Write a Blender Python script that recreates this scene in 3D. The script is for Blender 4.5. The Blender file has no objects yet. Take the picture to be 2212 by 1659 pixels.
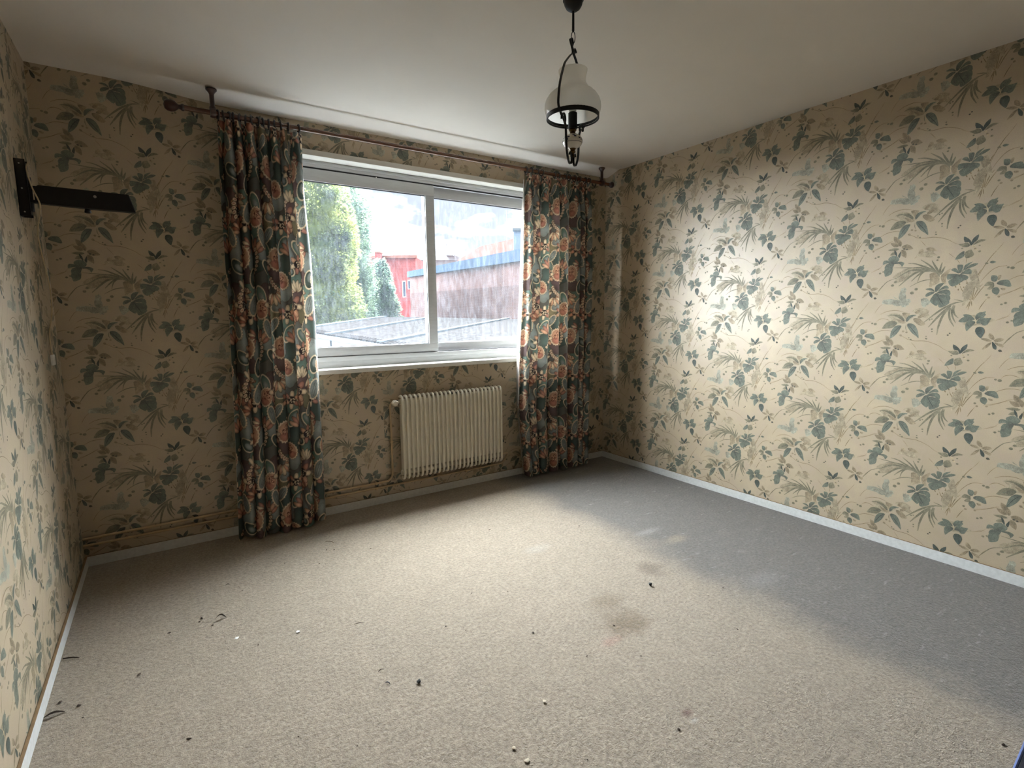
import bpy, bmesh, math, random
import numpy as np
from mathutils import Vector, Matrix

random.seed(7)
rng = np.random.default_rng(7)
scene = bpy.context.scene
COL = scene.collection

# ------------------------------------------------------------------ camera
F_PX = 1118.76
YAW, PITCH, ROLL = 0.589166, 0.131395, -0.009921
CAM = np.array([-3.29719, -3.43494, 1.30279])
cy_, sy_ = math.cos(YAW), math.sin(YAW)
cp_, sp_ = math.cos(PITCH), math.sin(PITCH)
FWD = np.array([sy_ * cp_, cy_ * cp_, -sp_])
R0 = np.array([cy_, -sy_, 0.0])
U0 = np.cross(R0, FWD)
RGT = math.cos(ROLL) * R0 + math.sin(ROLL) * U0
UPV = -math.sin(ROLL) * R0 + math.cos(ROLL) * U0
cam_data = bpy.data.cameras.new('camera')
cam_data.sensor_fit = 'HORIZONTAL'
cam_data.sensor_width = 36.0
cam_data.lens = 36.0 * F_PX / 2212.0
cam_data.clip_start = 0.02
cam_data.clip_end = 500
cam = bpy.data.objects.new('camera', cam_data)
M = Matrix.Identity(4)
for i in range(3):
    M[i][0], M[i][1], M[i][2], M[i][3] = RGT[i], UPV[i], -FWD[i], CAM[i]
cam.matrix_world = M
COL.objects.link(cam)
scene.camera = cam

# ------------------------------------------------------------------ exposure
scene.view_settings.view_transform = 'Standard'
scene.view_settings.look = 'None'
scene.view_settings.gamma = 1.0
scene.view_settings.exposure = 0.0
scene.view_settings.use_curve_mapping = False
cyc = scene.cycles
cyc.max_bounces = 10
cyc.diffuse_bounces = 7
cyc.glossy_bounces = 3
cyc.transmission_bounces = 5
cyc.transparent_max_bounces = 10
cyc.caustics_reflective = False
cyc.caustics_refractive = False
cyc.sample_clamp_indirect = 10.0
cyc.use_denoising = True

# ------------------------------------------------------------------ sky: bright broken cloud
SKY = 7.0
world = bpy.data.worlds.new('cloudy_sky')
scene.world = world
world.use_nodes = True
wt = world.node_tree
wt.nodes.clear()
w_out = wt.nodes.new('ShaderNodeOutputWorld')
w_bg = wt.nodes.new('ShaderNodeBackground')
w_tc = wt.nodes.new('ShaderNodeTexCoord')
w_map = wt.nodes.new('ShaderNodeMapping')
w_map.inputs['Scale'].default_value = (1.0, 1.0, 2.2)
w_map.inputs['Location'].default_value = (0.35, 0.1, 0.2)
w_n = wt.nodes.new('ShaderNodeTexNoise')
w_n.inputs['Scale'].default_value = 3.2
w_n.inputs['Detail'].default_value = 5
w_n.inputs['Roughness'].default_value = 0.55
w_r = wt.nodes.new('ShaderNodeValToRGB')
w_r.color_ramp.elements[0].position = 0.44
w_r.color_ramp.elements[0].color = (0.105, 0.112, 0.135, 1)
w_r.color_ramp.elements[1].position = 0.60
w_r.color_ramp.elements[1].color = (0.95, 0.985, 1.0, 1)
wt.links.new(w_tc.outputs['Generated'], w_map.inputs['Vector'])
wt.links.new(w_map.outputs['Vector'], w_n.inputs['Vector'])
wt.links.new(w_n.outputs['Fac'], w_r.inputs['Fac'])
wt.links.new(w_r.outputs['Color'], w_bg.inputs['Color'])
w_bg.inputs['Strength'].default_value = SKY
wt.links.new(w_bg.outputs['Background'], w_out.inputs['Surface'])

# sun veiled by bright cloud in front of the window: a broad soft source
SUN_E, SUN_EL, SUN_AZ, SUN_ANG = 192.0, 24.0, 0.0, 150.0
sd = bpy.data.lights.new('veiled_sun', 'SUN')
sd.energy = SUN_E
sd.angle = math.radians(SUN_ANG)
sd.color = (.90, .955, 1.0)
so = bpy.data.objects.new('veiled_sun', sd)
_s = Vector((math.sin(math.radians(SUN_AZ)) * math.cos(math.radians(SUN_EL)), math.cos(math.radians(SUN_AZ)) * math.cos(math.radians(SUN_EL)), math.sin(math.radians(SUN_EL))))
so.rotation_euler = (-_s).to_track_quat('-Z', 'Y').to_euler()
so.location = (4, 30, 20)
COL.objects.link(so)

# sampling portal in the window opening (guides sky sampling, gives off no light of its own)
pd = bpy.data.lights.new('window_portal', 'AREA')
pd.shape = 'RECTANGLE'
pd.size, pd.size_y = 2.1, 1.4
pd.cycles.is_portal = True
po = bpy.data.objects.new('window_portal', pd)
po.location = (-1.66, 0.34, 1.62)
po.rotation_euler = (math.radians(-90), 0, 0)
COL.objects.link(po)

# ------------------------------------------------------------------ helpers
def px_dir(u, v):
    return FWD + RGT * (u - 1106.0) / F_PX - UPV * (v - 829.5) / F_PX
def at(u, v, D):
    return CAM + D * px_dir(u, v)
def on_x(u, v, x=0.0):
    d = px_dir(u, v); return CAM + d * (x - CAM[0]) / d[0]
def on_y(u, v, y=0.0):
    d = px_dir(u, v); return CAM + d * (y - CAM[1]) / d[1]
def on_z(u, v, z=0.0):
    d = px_dir(u, v); return CAM + d * (z - CAM[2]) / d[2]

def lin(c):
    return tuple((x / 255 / 12.92) if x / 255 <= 0.04045 else ((x / 255 + 0.055) / 1.055) ** 2.4 for x in c)

def tag(o, label=None, cat=None, group=None, kind=None):
    if label: o['label'] = label
    if cat: o['category'] = cat
    if group: o['group'] = group
    if kind: o['kind'] = kind
    return o

def mesh_obj(name, verts, faces, mats, parent=None, smooth=False, mat_idx=None):
    me = bpy.data.meshes.new(name)
    me.from_pydata([tuple(map(float, v)) for v in verts], [], [tuple(f) for f in faces])
    for m in (mats if isinstance(mats, (list, tuple)) else [mats]):
        me.materials.append(m)
    if mat_idx is not None:
        me.polygons.foreach_set('material_index', np.asarray(mat_idx, dtype=np.int32))
    if smooth:
        me.polygons.foreach_set('use_smooth', np.ones(len(me.polygons), dtype=bool))
    me.update()
    o = bpy.data.objects.new(name, me)
    COL.objects.link(o)
    if parent: o.parent = parent
    return o

def bm_obj(name, bm, mats, parent=None, smooth=False):
    bmesh.ops.recalc_face_normals(bm, faces=bm.faces[:])
    me = bpy.data.meshes.new(name)
    bm.to_mesh(me); bm.free()
    for m in (mats if isinstance(mats, (list, tuple)) else [mats]):
        me.materials.append(m)
    if smooth:
        me.polygons.foreach_set('use_smooth', np.ones(len(me.polygons), dtype=bool))
        try: me.set_sharp_from_angle(angle=math.radians(40))
        except Exception: pass
    o = bpy.data.objects.new(name, me)
    COL.objects.link(o)
    if parent: o.parent = parent
    return o

def empty(name, loc=(0, 0, 0)):
    o = bpy.data.objects.new(name, None)
    o.empty_display_size = 0.1
    COL.objects.link(o)
    o.location = loc
    return o

def settle(root):
    """children were built in world space: keep them there although the root sits at the thing's base"""
    off = root.location.copy()
    for c in root.children:
        c.location = c.location - off
    return root

def box(bm, x0, x1, y0, y1, z0, z1, bevel=0.0, mi=0):
    r = bmesh.ops.create_cube(bm, size=1.0)
    vs = r['verts']
    for v in vs:
        v.co = Vector((x0 + (v.co.x + .5) * (x1 - x0), y0 + (v.co.y + .5) * (y1 - y0), z0 + (v.co.z + .5) * (z1 - z0)))
    fs = set(f for v in vs for f in v.link_faces)
    for f in fs: f.material_index = mi
    if bevel > 0:
        es = list(set(e for v in vs for e in v.link_edges))
        bmesh.ops.bevel(bm, geom=es, offset=bevel, segments=2, profile=0.6, affect='EDGES', clamp_overlap=True)
    return fs

def tube(bm, pts, rad, seg=10, caps=True, flat=None, mi=0):
    """sweep a circle (or a flat strap: flat=(half_w, half_t, side_vector)) along points"""
    pts = [Vector(p) for p in pts]
    n = len(pts)
    rads = rad if isinstance(rad, (list, tuple)) else [rad] * n
    rings = []
    t0 = (pts[1] - pts[0]).normalized()
    a = Vector((0, 0, 1)) if abs(t0.z) < .9 else Vector((1, 0, 0))
    nrm = t0.cross(a).normalized()
    for i, p in enumerate(pts):
        t = (pts[min(i + 1, n - 1)] - pts[max(i - 1, 0)])
        if t.length < 1e-9: t = t0
        t.normalize()
        nrm = (nrm - t * nrm.dot(t))
        if nrm.length < 1e-6: nrm = t.cross(Vector((0.3, 0.5, 0.8)))
        nrm.normalize()
        b = t.cross(nrm).normalized()
        ring = []
        if flat:
            hw, ht, side = flat
            side = Vector(side)
            s = (side - t * side.dot(t)).normalized(); q = t.cross(s).normalized()
            for sx, sq in ((-1, -1), (1, -1), (1, 1), (-1, 1)):
                ring.append(bm.verts.new(p + s * hw * sx + q * ht * sq))
        else:
            for k in range(seg):
                an = 2 * math.pi * k / seg
                ring.append(bm.verts.new(p + (nrm * math.cos(an) + b * math.sin(an)) * rads[i]))
        rings.append(ring)
    m = len(rings[0])
    for i in range(n - 1):
        for k in range(m):
            f = bm.faces.new((rings[i][k], rings[i][(k + 1) % m], rings[i + 1][(k + 1) % m], rings[i + 1][k]))
            f.material_index = mi
    if caps:
        bm.faces.new(rings[0][::-1]).material_index = mi
        bm.faces.new(rings[-1]).material_index = mi

def lathe(bm, prof, axis_o, seg=32, axis='z', mi=0, cap=True):
    """prof: list of (r, h) along axis from axis_o"""
    o = Vector(axis_o)
    rings = []
    for r, h in prof:
        ring = []
        for k in range(seg):
            an = 2 * math.pi * k / seg
            c, s = r * math.cos(an), r * math.sin(an)
            v = {'z': (c, s, h), 'x': (h, c, s), 'y': (c, h, s)}[axis]
            ring.append(bm.verts.new(o + Vector(v)))
        rings.append(ring)
    for i in range(len(rings) - 1):
        for k in range(seg):
            bm.faces.new((rings[i][k], rings[i][(k + 1) % seg], rings[i + 1][(k + 1) % seg], rings[i + 1][k])).material_index = mi
    if cap:
        for rg in (rings[0], rings[-1]):
            try: bm.faces.new(rg).material_index = mi
            except Exception: pass

def smooth_path(pts, n=8):
    """Catmull-Rom through points"""
    P = [np.array(p, float) for p in pts]
    P = [2 * P[0] - P[1]] + P + [2 * P[-1] - P[-2]]
    out = []
    for i in range(1, len(P) - 2):
        for k in range(n):
            t = k / n
            out.append(0.5 * ((2 * P[i]) + (-P[i - 1] + P[i + 1]) * t + (2 * P[i - 1] - 5 * P[i] + 4 * P[i + 1] - P[i + 2]) * t * t
                              + (-P[i - 1] + 3 * P[i] - 3 * P[i + 1] + P[i + 2]) * t ** 3))
    out.append(P[-2])
    return out

# ------------------------------------------------------------------ materials
def new_mat(name):
    m = bpy.data.materials.new(name)
    m.use_nodes = True
    nt = m.node_tree
    b = nt.nodes['Principled BSDF']
    return m, nt, b

def noise(nt, scale, detail=3, rough=.5, vec=None, stretch=None):
    n = nt.nodes.new('ShaderNodeTexNoise')
    n.inputs['Scale'].default_value = scale
    n.inputs['Detail'].default_value = detail
    n.inputs['Roughness'].default_value = rough
    if vec is None:
        tc = nt.nodes.new('ShaderNodeTexCoord'); vec = tc.outputs['Object']
    if stretch:
        mp = nt.nodes.new('ShaderNodeMapping'); mp.inputs['Scale'].default_value = stretch
        nt.links.new(vec, mp.inputs['Vector']); vec = mp.outputs['Vector']
    nt.links.new(vec, n.inputs['Vector'])
    return n.outputs['Fac']

def ramp(nt, fac, p0, c0, p1, c1):
    r = nt.nodes.new('ShaderNodeValToRGB')
    r.color_ramp.elements[0].position = p0; r.color_ramp.elements[0].color = (*c0, 1)
    r.color_ramp.elements[1].position = p1; r.color_ramp.elements[1].color = (*c1, 1)
    nt.links.new(fac, r.inputs['Fac'])
    return r.outputs['Color']

def mixc(nt, a, b, fac, blend='MIX'):
    m = nt.nodes.new('ShaderNodeMix'); m.data_type = 'RGBA'; m.blend_type = blend
    for sock, val in ((m.inputs[6], a), (m.inputs[7], b)):
        if isinstance(val, tuple): sock.default_value = (*val, 1)
        else: nt.links.new(val, sock)
    if isinstance(fac, (int, float)): m.inputs[0].default_value = fac
    else: nt.links.new(fac, m.inputs[0])
    return m.outputs[2]

def bump(nt, b, h, strength=.3, dist=.002):
    n = nt.nodes.new('ShaderNodeBump')
    n.inputs['Strength'].default_value = strength
    n.inputs['Distance'].default_value = dist
    nt.links.new(h, n.inputs['Height'])
    nt.links.new(n.outputs['Normal'], b.inputs['Normal'])

def plain(name, rgb, rough=.6, metal=0.0, spec=.4, var=.12, scale=30, bmp=0.0, stretch=None):
    m, nt, b = new_mat(name)
    c = lin(rgb)
    nz = noise(nt, scale, 4, stretch=stretch)
    col = ramp(nt, nz, .3, tuple(x * (1 - var) for x in c), .7, tuple(min(1, x * (1 + var)) for x in c))
    nt.links.new(col, b.inputs['Base Color'])
    b.inputs['Roughness'].default_value = rough
    b.inputs['Metallic'].default_value = metal
    b.inputs['Specular IOR Level'].default_value = spec
    if bmp: bump(nt, b, nz, bmp, .001)
    return m

PAPER = (181, 164, 137)
def paper_mat():
    m, nt, b = new_mat('yellowed_wallpaper')
    c = lin(PAPER)
    n1 = noise(nt, 2.2, 4, .6)
    n2 = noise(nt, 11, 4, .6)
    n3 = noise(nt, 260, 2, .6)
    col = ramp(nt, n1, .32, tuple(x * .84 for x in c), .66, tuple(x * 1.06 for x in c))
    pinkish = tuple(a * k for a, k in zip(c, (.93, .91, .98)))
    col = mixc(nt, col, pinkish, ramp(nt, n2, .42, (0, 0, 0), .68, (1, 1, 1)))
    col = mixc(nt, col, tuple(x * .8 for x in c), ramp(nt, n3, .45, (0, 0, 0), .9, (.8, .8, .8)))
    nt.links.new(col, b.inputs['Base Color'])
    b.inputs['Roughness'].default_value = .42
    b.inputs['Specular IOR Level'].default_value = .5
    n5 = noise(nt, 3.2, 3, .5, None, (1.0, 1.0, .28))
    hh = nt.nodes.new('ShaderNodeMath'); hh.operation = 'MULTIPLY_ADD'; hh.inputs[1].default_value = 9.0
    nt.links.new(n5, hh.inputs[0]); nt.links.new(n3, hh.inputs[2])
    bump(nt, b, hh.outputs[0], .25, .0010)
    return m

def print_mat():
    m, nt, b = new_mat('wallpaper_print')
    a = nt.nodes.new('ShaderNodeVertexColor'); a.layer_name = 'ink'
    n3 = noise(nt, 240, 3, .7)
    n4 = noise(nt, 45, 3, .6)
    f = ramp(nt, n3, .3, (.68, .68, .68), .7, (1.3, 1.3, 1.3))
    f2 = ramp(nt, n4, .3, (.74, .74, .74), .7, (1.24, 1.24, 1.24))
    col = mixc(nt, a.outputs['Color'], f, 1.0, 'MULTIPLY')
    col = mixc(nt, col, f2, 1.0, 'MULTIPLY')
    nt.links.new(col, b.inputs['Base Color'])
    b.inputs['Roughness'].default_value = .55
    b.inputs['Specular IOR Level'].default_value = .35
    return m

def carpet_mat():
    m, nt, b = new_mat('worn_beige_carpet')
    tc = nt.nodes.new('ShaderNodeTexCoord'); vec = tc.outputs['Object']
    base = lin((154, 140, 122))
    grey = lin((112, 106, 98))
    sep = nt.nodes.new('ShaderNodeSeparateXYZ'); nt.links.new(vec, sep.inputs[0])
    def math_(op, a, bb=None):
        n = nt.nodes.new('ShaderNodeMath'); n.operation = op
        for i, v in enumerate((a, bb)):
            if v is None: continue
            if isinstance(v, (int, float)): n.inputs[i].default_value = v
            else: nt.links.new(v, n.inputs[i])
        return n.outputs[0]
    nlow = noise(nt, 3.0, 5, .6)
    nmid = noise(nt, 14, 4, .6)
    nfine = noise(nt, 190, 3, .65)
    tuft = noise(nt, 70, 4, .7)
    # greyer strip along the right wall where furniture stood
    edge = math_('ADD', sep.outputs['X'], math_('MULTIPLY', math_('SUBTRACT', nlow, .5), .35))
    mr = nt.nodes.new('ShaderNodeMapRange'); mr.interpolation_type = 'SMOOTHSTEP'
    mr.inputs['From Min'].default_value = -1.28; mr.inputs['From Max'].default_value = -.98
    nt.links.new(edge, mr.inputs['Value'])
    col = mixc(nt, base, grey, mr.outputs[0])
    col = mixc(nt, col, ramp(nt, nmid, .3, (.9, .9, .9), .7, (1.08, 1.08, 1.08)), 1.0, 'MULTIPLY')
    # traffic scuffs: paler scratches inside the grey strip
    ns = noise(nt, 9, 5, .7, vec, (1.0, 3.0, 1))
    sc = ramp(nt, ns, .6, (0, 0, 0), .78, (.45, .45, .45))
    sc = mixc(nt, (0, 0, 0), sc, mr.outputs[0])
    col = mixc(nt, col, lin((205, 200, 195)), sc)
    # stains
    def stain(x, y, rx, ry, colr, amt, edge_n=.5):
        nonlocal col
        dx = math_('DIVIDE', math_('SUBTRACT', sep.outputs['X'], x), rx)
        dy = math_('DIVIDE', math_('SUBTRACT', sep.outputs['Y'], y), ry)
        d = math_('SQRT', math_('ADD', math_('MULTIPLY', dx, dx), math_('MULTIPLY', dy, dy)))
        d = math_('ADD', d, math_('MULTIPLY', math_('SUBTRACT', nmid, .5), edge_n * 2))
        r = nt.nodes.new('ShaderNodeMapRange'); r.interpolation_type = 'SMOOTHSTEP'
        r.inputs['From Min'].default_value = 1.25; r.inputs['From Max'].default_value = .2
        r.inputs['To Max'].default_value = amt
        nt.links.new(d, r.inputs['Value'])
        col = mixc(nt, col, lin(colr), r.outputs[0])
    for (u, v, rx, ry, c, amt) in [(1352, 1345, .12, .10, (112, 95, 72), .75), (1310, 1300, .11, .07, (118, 102, 80), .6), (1408, 1228, .09, .08, (112, 98, 82), .7),
                                 (1320, 1385, .06, .03, (165, 125, 110), .4), (1485, 1540, .028, .02, (95, 60, 55), .7), (1500, 1556, .02, .012, (195, 188, 180), .4),
                                 (1160, 1185, .10, .05, (172, 164, 152), .4), (1400, 1148, .12, .04, (160, 155, 148), .45), (1105, 1195, .12, .05, (150, 138, 120), .3),
                                 (1460, 1165, .10, .05, (165, 150, 125), .5), (1650, 1250, .14, .07, (138, 132, 126), .5), (1495, 1203, .03, .02, (110, 95, 85), .5)]:
        p = on_z(u, v, 0)
        stain(float(p[0]), float(p[1]), rx, ry, c, amt)
    col = mixc(nt, col, ramp(nt, tuft, .32, (.62, .62, .62), .68, (1.22, 1.22, 1.22)), 1.0, 'MULTIPLY')
    col = mixc(nt, col, ramp(nt, nfine, .3, (.8, .8, .8), .7, (1.15, 1.15, 1.15)), 1.0, 'MULTIPLY')
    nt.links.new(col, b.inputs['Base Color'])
    b.inputs['Roughness'].default_value = .95
    b.inputs['Specular IOR Level'].default_value = .1
    try:
        b.inputs['Sheen Weight'].default_value = .25
        b.inputs['Sheen Roughness'].default_value = .5
    except Exception: pass
    h = math_('ADD', math_('MULTIPLY', tuft, 1.0), math_('MULTIPLY', nfine, .5))
    bump(nt, b, h, .9, .008)
    return m

def baseboard_mat():
    m, nt, b = new_mat('chipped_white_paint')
    n1 = noise(nt, 30, 5, .75)
    n2 = noise(nt, 5, 3, .6)
    thr = nt.nodes.new('ShaderNodeMath'); thr.operation = 'ADD'
    nt.links.new(n1, thr.inputs[0]); nt.links.new(n2, thr.inputs[1])
    col = ramp(nt, thr.outputs[0], 1.10, lin((206, 206, 202)), 1.17, lin((120, 100, 76)))
    col = mixc(nt, col, ramp(nt, noise(nt, 60, 3), .3, (.9, .9, .9), .7, (1.05, 1.05, 1.05)), 1.0, 'MULTIPLY')
    nt.links.new(col, b.inputs['Base Color'])
    b.inputs['Roughness'].default_value = .5
    bump(nt, b, n1, .2, .001)
    return m

def fabric_mat():
    m, nt, b = new_mat('printed_curtain_cotton')
    a = nt.nodes.new('ShaderNodeVertexColor'); a.layer_name = 'ink'
    uv = nt.nodes.new('ShaderNodeTexCoord')
    n = noise(nt, 420, 2, .6)
    col = mixc(nt, a.outputs['Color'], ramp(nt, n, .3, (.85, .85, .85), .7, (1.1, 1.1, 1.1)), 1.0, 'MULTIPLY')
    nt.links.new(col, b.inputs['Base Color'])
    b.inputs['Roughness'].default_value = .62
    b.inputs['Specular IOR Level'].default_value = .35
    out = nt.nodes['Material Output']
    tr = nt.nodes.new('ShaderNodeBsdfTranslucent'); nt.links.new(col, tr.inputs['Color'])
    mx = nt.nodes.new('ShaderNodeMixShader'); mx.inputs[0].default_value = .36
    nt.links.new(b.outputs[0], mx.inputs[1]); nt.links.new(tr.outputs[0], mx.inputs[2])
    nt.links.new(mx.outputs[0], out.inputs['Surface'])
    return m

def lining_mat():
    m, nt, b = new_mat('white_curtain_lining')
    c = lin((215, 212, 205))
    nz = noise(nt, 200, 2)
    col = ramp(nt, nz, .3, tuple(x * .93 for x in c), .7, c)
    nt.links.new(col, b.inputs['Base Color'])
    b.inputs['Roughness'].default_value = .8
    out = nt.nodes['Material Output']
    tr = nt.nodes.new('ShaderNodeBsdfTranslucent'); nt.links.new(col, tr.inputs['Color'])
    mx = nt.nodes.new('ShaderNodeMixShader'); mx.inputs[0].default_value = .7
    nt.links.new(b.outputs[0], mx.inputs[1]); nt.links.new(tr.outputs[0], mx.inputs[2])
    nt.links.new(mx.outputs[0], out.inputs['Surface'])
    return m

def glass_mat():
    m, nt, b = new_mat('dirty_window_glass')
    out = nt.nodes['Material Output']
    nt.nodes.remove(b)
    tr = nt.nodes.new('ShaderNodeBsdfTransparent'); tr.inputs['Color'].default_value = (.93, .97, 1.0, 1)
    gl = nt.nodes.new('ShaderNodeBsdfGlossy'); gl.inputs['Roughness'].default_value = .03
    gl.inputs['Color'].default_value = (1, 1, 1, 1)
    du = nt.nodes.new('ShaderNodeBsdfTranslucent'); du.inputs['Color'].default_value = (.74, .86, 1.0, 1)
    m1 = nt.nodes.new('ShaderNodeMixShader'); m1.inputs[0].default_value = .04
    nt.links.new(tr.outputs[0], m1.inputs[1]); nt.links.new(gl.outputs[0], m1.inputs[2])
    tc = nt.nodes.new('ShaderNodeTexCoord'); vec = tc.outputs['Object']
    streak = noise(nt, 9, 6, .7, vec, (5.0, 1.0, 1.4))
    speck = noise(nt, 90, 4, .7, vec)
    patch = noise(nt, 2.2, 4, .6, vec)
    s1 = ramp(nt, streak, .42, (.007, .007, .007), .75, (.025, .025, .025))
    s2 = ramp(nt, speck, .45, (.0, .0, .0), .8, (.014, .014, .014))
    s = mixc(nt, s1, s2, .5, 'ADD')
    s = mixc(nt, s, ramp(nt, patch, .3, (.5, .5, .5), .7, (1.2, 1.2, 1.2)), 1.0, 'MULTIPLY')
    bw = nt.nodes.new('ShaderNodeRGBToBW'); nt.links.new(s, bw.inputs[0])
    m2 = nt.nodes.new('ShaderNodeMixShader')
    nt.links.new(bw.outputs[0], m2.inputs[0])
    nt.links.new(m1.outputs[0], m2.inputs[1]); nt.links.new(du.outputs[0], m2.inputs[2])
    nt.links.new(m2.outputs[0], out.inputs['Surface'])
    return m

def opal_mat():
    m, nt, b = new_mat('opal_glass')
    col = ramp(nt, noise(nt, 8, 3), .3, lin((246, 243, 236)), .7, lin((250, 248, 242)))
    nt.links.new(col, b.inputs['Base Color'])
    b.inputs['Roughness'].default_value = .18
    b.inputs['Specular IOR Level'].default_value = .6
    out = nt.nodes['Material Output']
    tr = nt.nodes.new('ShaderNodeBsdfTranslucent'); nt.links.new(col, tr.inputs['Color'])
    mx = nt.nodes.new('ShaderNodeMixShader'); mx.inputs[0].default_value = .78
    nt.links.new(b.outputs[0], mx.inputs[1]); nt.links.new(tr.outputs[0], mx.inputs[2])
    nt.links.new(mx.outputs[0], out.inputs['Surface'])
    return m

def brick_mat(name, c1, c2, mortar, scale=1.0):
    m, nt, b = new_mat(name)
    br = nt.nodes.new('ShaderNodeTexBrick')
    uv = nt.nodes.new('ShaderNodeUVMap')
    nt.links.new(uv.outputs[0], br.inputs['Vector'])
    br.inputs['Color1'].default_value = (*lin(c1), 1)
    br.inputs['Color2'].default_value = (*lin(c2), 1)
    br.inputs['Mortar'].default_value = (*lin(mortar), 1)
    br.inputs['Scale'].default_value = scale
    br.inputs['Mortar Size'].default_value = .02
    br.inputs['Brick Width'].default_value = .44
    br.inputs['Row Height'].default_value = .15
    n = noise(nt, 1.2, 4)
    col = mixc(nt, br.outputs['Color'], ramp(nt, n, .3, (.8, .8, .8), .7, (1.15, 1.15, 1.15)), 1.0, 'MULTIPLY')
    nt.links.new(col, b.inputs['Base Color'])
    b.inputs['Roughness'].default_value = .9
    b.inputs['Specular IOR Level'].default_value = 0
    return m

def leaf_mat(name, ca, cb, scale):
    m, nt, b = new_mat(name)
    n = noise(nt, scale, 4, .65)
    col = ramp(nt, n, .38, lin(ca), .62, lin(cb))
    nt.links.new(col, b.inputs['Base Color'])
    b.inputs['Roughness'].default_value = .6
    out = nt.nodes['Material Output']
    tr = nt.nodes.new('ShaderNodeBsdfTranslucent'); nt.links.new(col, tr.inputs['Color'])
    mx = nt.nodes.new('ShaderNodeMixShader'); mx.inputs[0].default_value = .7
    nt.links.new(b.outputs[0], mx.inputs[1]); nt.links.new(tr.outputs[0], mx.inputs[2])
    nt.links.new(mx.outputs[0], out.inputs['Surface'])
    return m

MT = dict(
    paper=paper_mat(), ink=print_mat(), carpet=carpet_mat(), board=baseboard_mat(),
    board_top=plain('dusty_board_edge', (128, 104, 76), .9, bmp=.2),
    plaster=plain('bare_plaster', (150, 140, 125), .9),
    ceil=plain('ceiling_paint', (230, 224, 216), .75, spec=.2, var=.02, scale=3, bmp=.0),
    white=plain('white_painted_wood', (226, 224, 216), .35, var=.04, scale=12),
    alu=plain('weathered_white_aluminium', (196, 197, 198), .4, var=.05, scale=14, stretch=(1, 1, 8)),
    seal=plain('black_rubber_seal', (28, 28, 30), .6),
    glass=glass_mat(),
    fabric=fabric_mat(), lining=lining_mat(),
    wood=plain('dark_mahogany', (52, 27, 20), .3, spec=.6, var=.25, scale=40, stretch=(1, 8, 8)),
    pole=plain('varnished_brown_pole', (88, 54, 34), .18, spec=.7, var=.2, scale=30, stretch=(1, 12, 12)),
    ring=plain('dark_ring_wood', (30, 18, 16), .35, spec=.5),
    rad=plain('cream_radiator_enamel', (216, 208, 188), .4, spec=.5, var=.05, scale=20),
    pipe=plain('cream_painted_pipe', (176, 152, 116), .5, var=.12, scale=20),
    valve=plain('white_valve_plastic', (228, 220, 200), .4),
    iron=plain('black_wrought_iron', (14, 13, 13), .5, spec=.35, bmp=.1),
    blackmetal=plain('black_powder_coat', (13, 12, 12), .45, spec=.4),
    steel=plain('bright_screw', (170, 165, 160), .3, metal=1.0),
    opal=opal_mat(),
    brass=plain('tarnished_brass', (78, 58, 32), .35, metal=1.0),
    porcelain=plain('white_porcelain', (232, 228, 220), .12, spec=.6, var=.02),
    delft=plain('blue_porcelain_paint', (40, 52, 84), .2, spec=.6),
    bulb=plain('clear_bulb_glass', (220, 220, 215), .05, spec=.8),
    cable=plain('ivory_cable', (190, 172, 138), .5),
    dirt=plain('dry_leaf_brown', (66, 52, 40), .8, var=.3),
    twig=plain('dry_twig', (92, 72, 48), .8, var=.3),
    chip=plain('white_paint_chip', (232, 230, 226), .6),
    lump=plain('beige_fluff', (196, 182, 160), .95),
    bag=plain('navy_cloth', (20, 22, 34), .8), bagpipe=plain('blue_piping', (92, 106, 150), .6),
)
# ------------------------------------------------------------------ room dimensions (metres)
W, H, YB = 3.7413, 2.5, -4.15          # width, height, far end behind the camera
WX0, WX1, WZ0, WZ1 = -2.72, -0.52, 0.945, 2.31     # window opening in the window wall
TH = 0.28

# ------------------------------------------------------------------ wallpaper print: leaf tile traced in metres
INK = dict(b=lin((105, 109, 97)), d=lin((73, 79, 72)), g=lin((126, 120, 100)), p=lin((146, 132, 108)),
           l=lin((142, 140, 124)), s=lin((128, 112, 84)), w=lin((159, 146, 122)), c=lin((192, 174, 140)), k=lin((88, 86, 74)))
ORG = dict(A=(1860, 720), B=(2000, 720), C=(1860, 840), D=(2000, 840))
KS = 2212 / 200.0
TILE_O = None
from mathutils.geometry import tessellate_polygon
def tcoord(crop, p):
    o = ORG[crop]
    q = on_x(o[0] + p[0] / KS, o[1] + p[1] / KS, 0.0)
    return np.array([-q[1], q[2]])
TILE_O = tcoord('C', (1550, 130))
TILE_U, TILE_V = 0.5425, 0.5275
TV, TF, TC_, TL = [], [], [], []          # verts(u,v), faces, colours, layers
_layer = [0]
def _push(vs, cs, fs):
    b = len(TV)
    TV.extend(vs); TC_.extend(cs)
    TL.extend([_layer[0]] * len(vs))
    TF.extend([tuple(i + b for i in f) for f in fs])
    _layer[0] += 1
def shade(c, k): return tuple(max(0, min(1, x * k)) for x in c)

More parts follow.
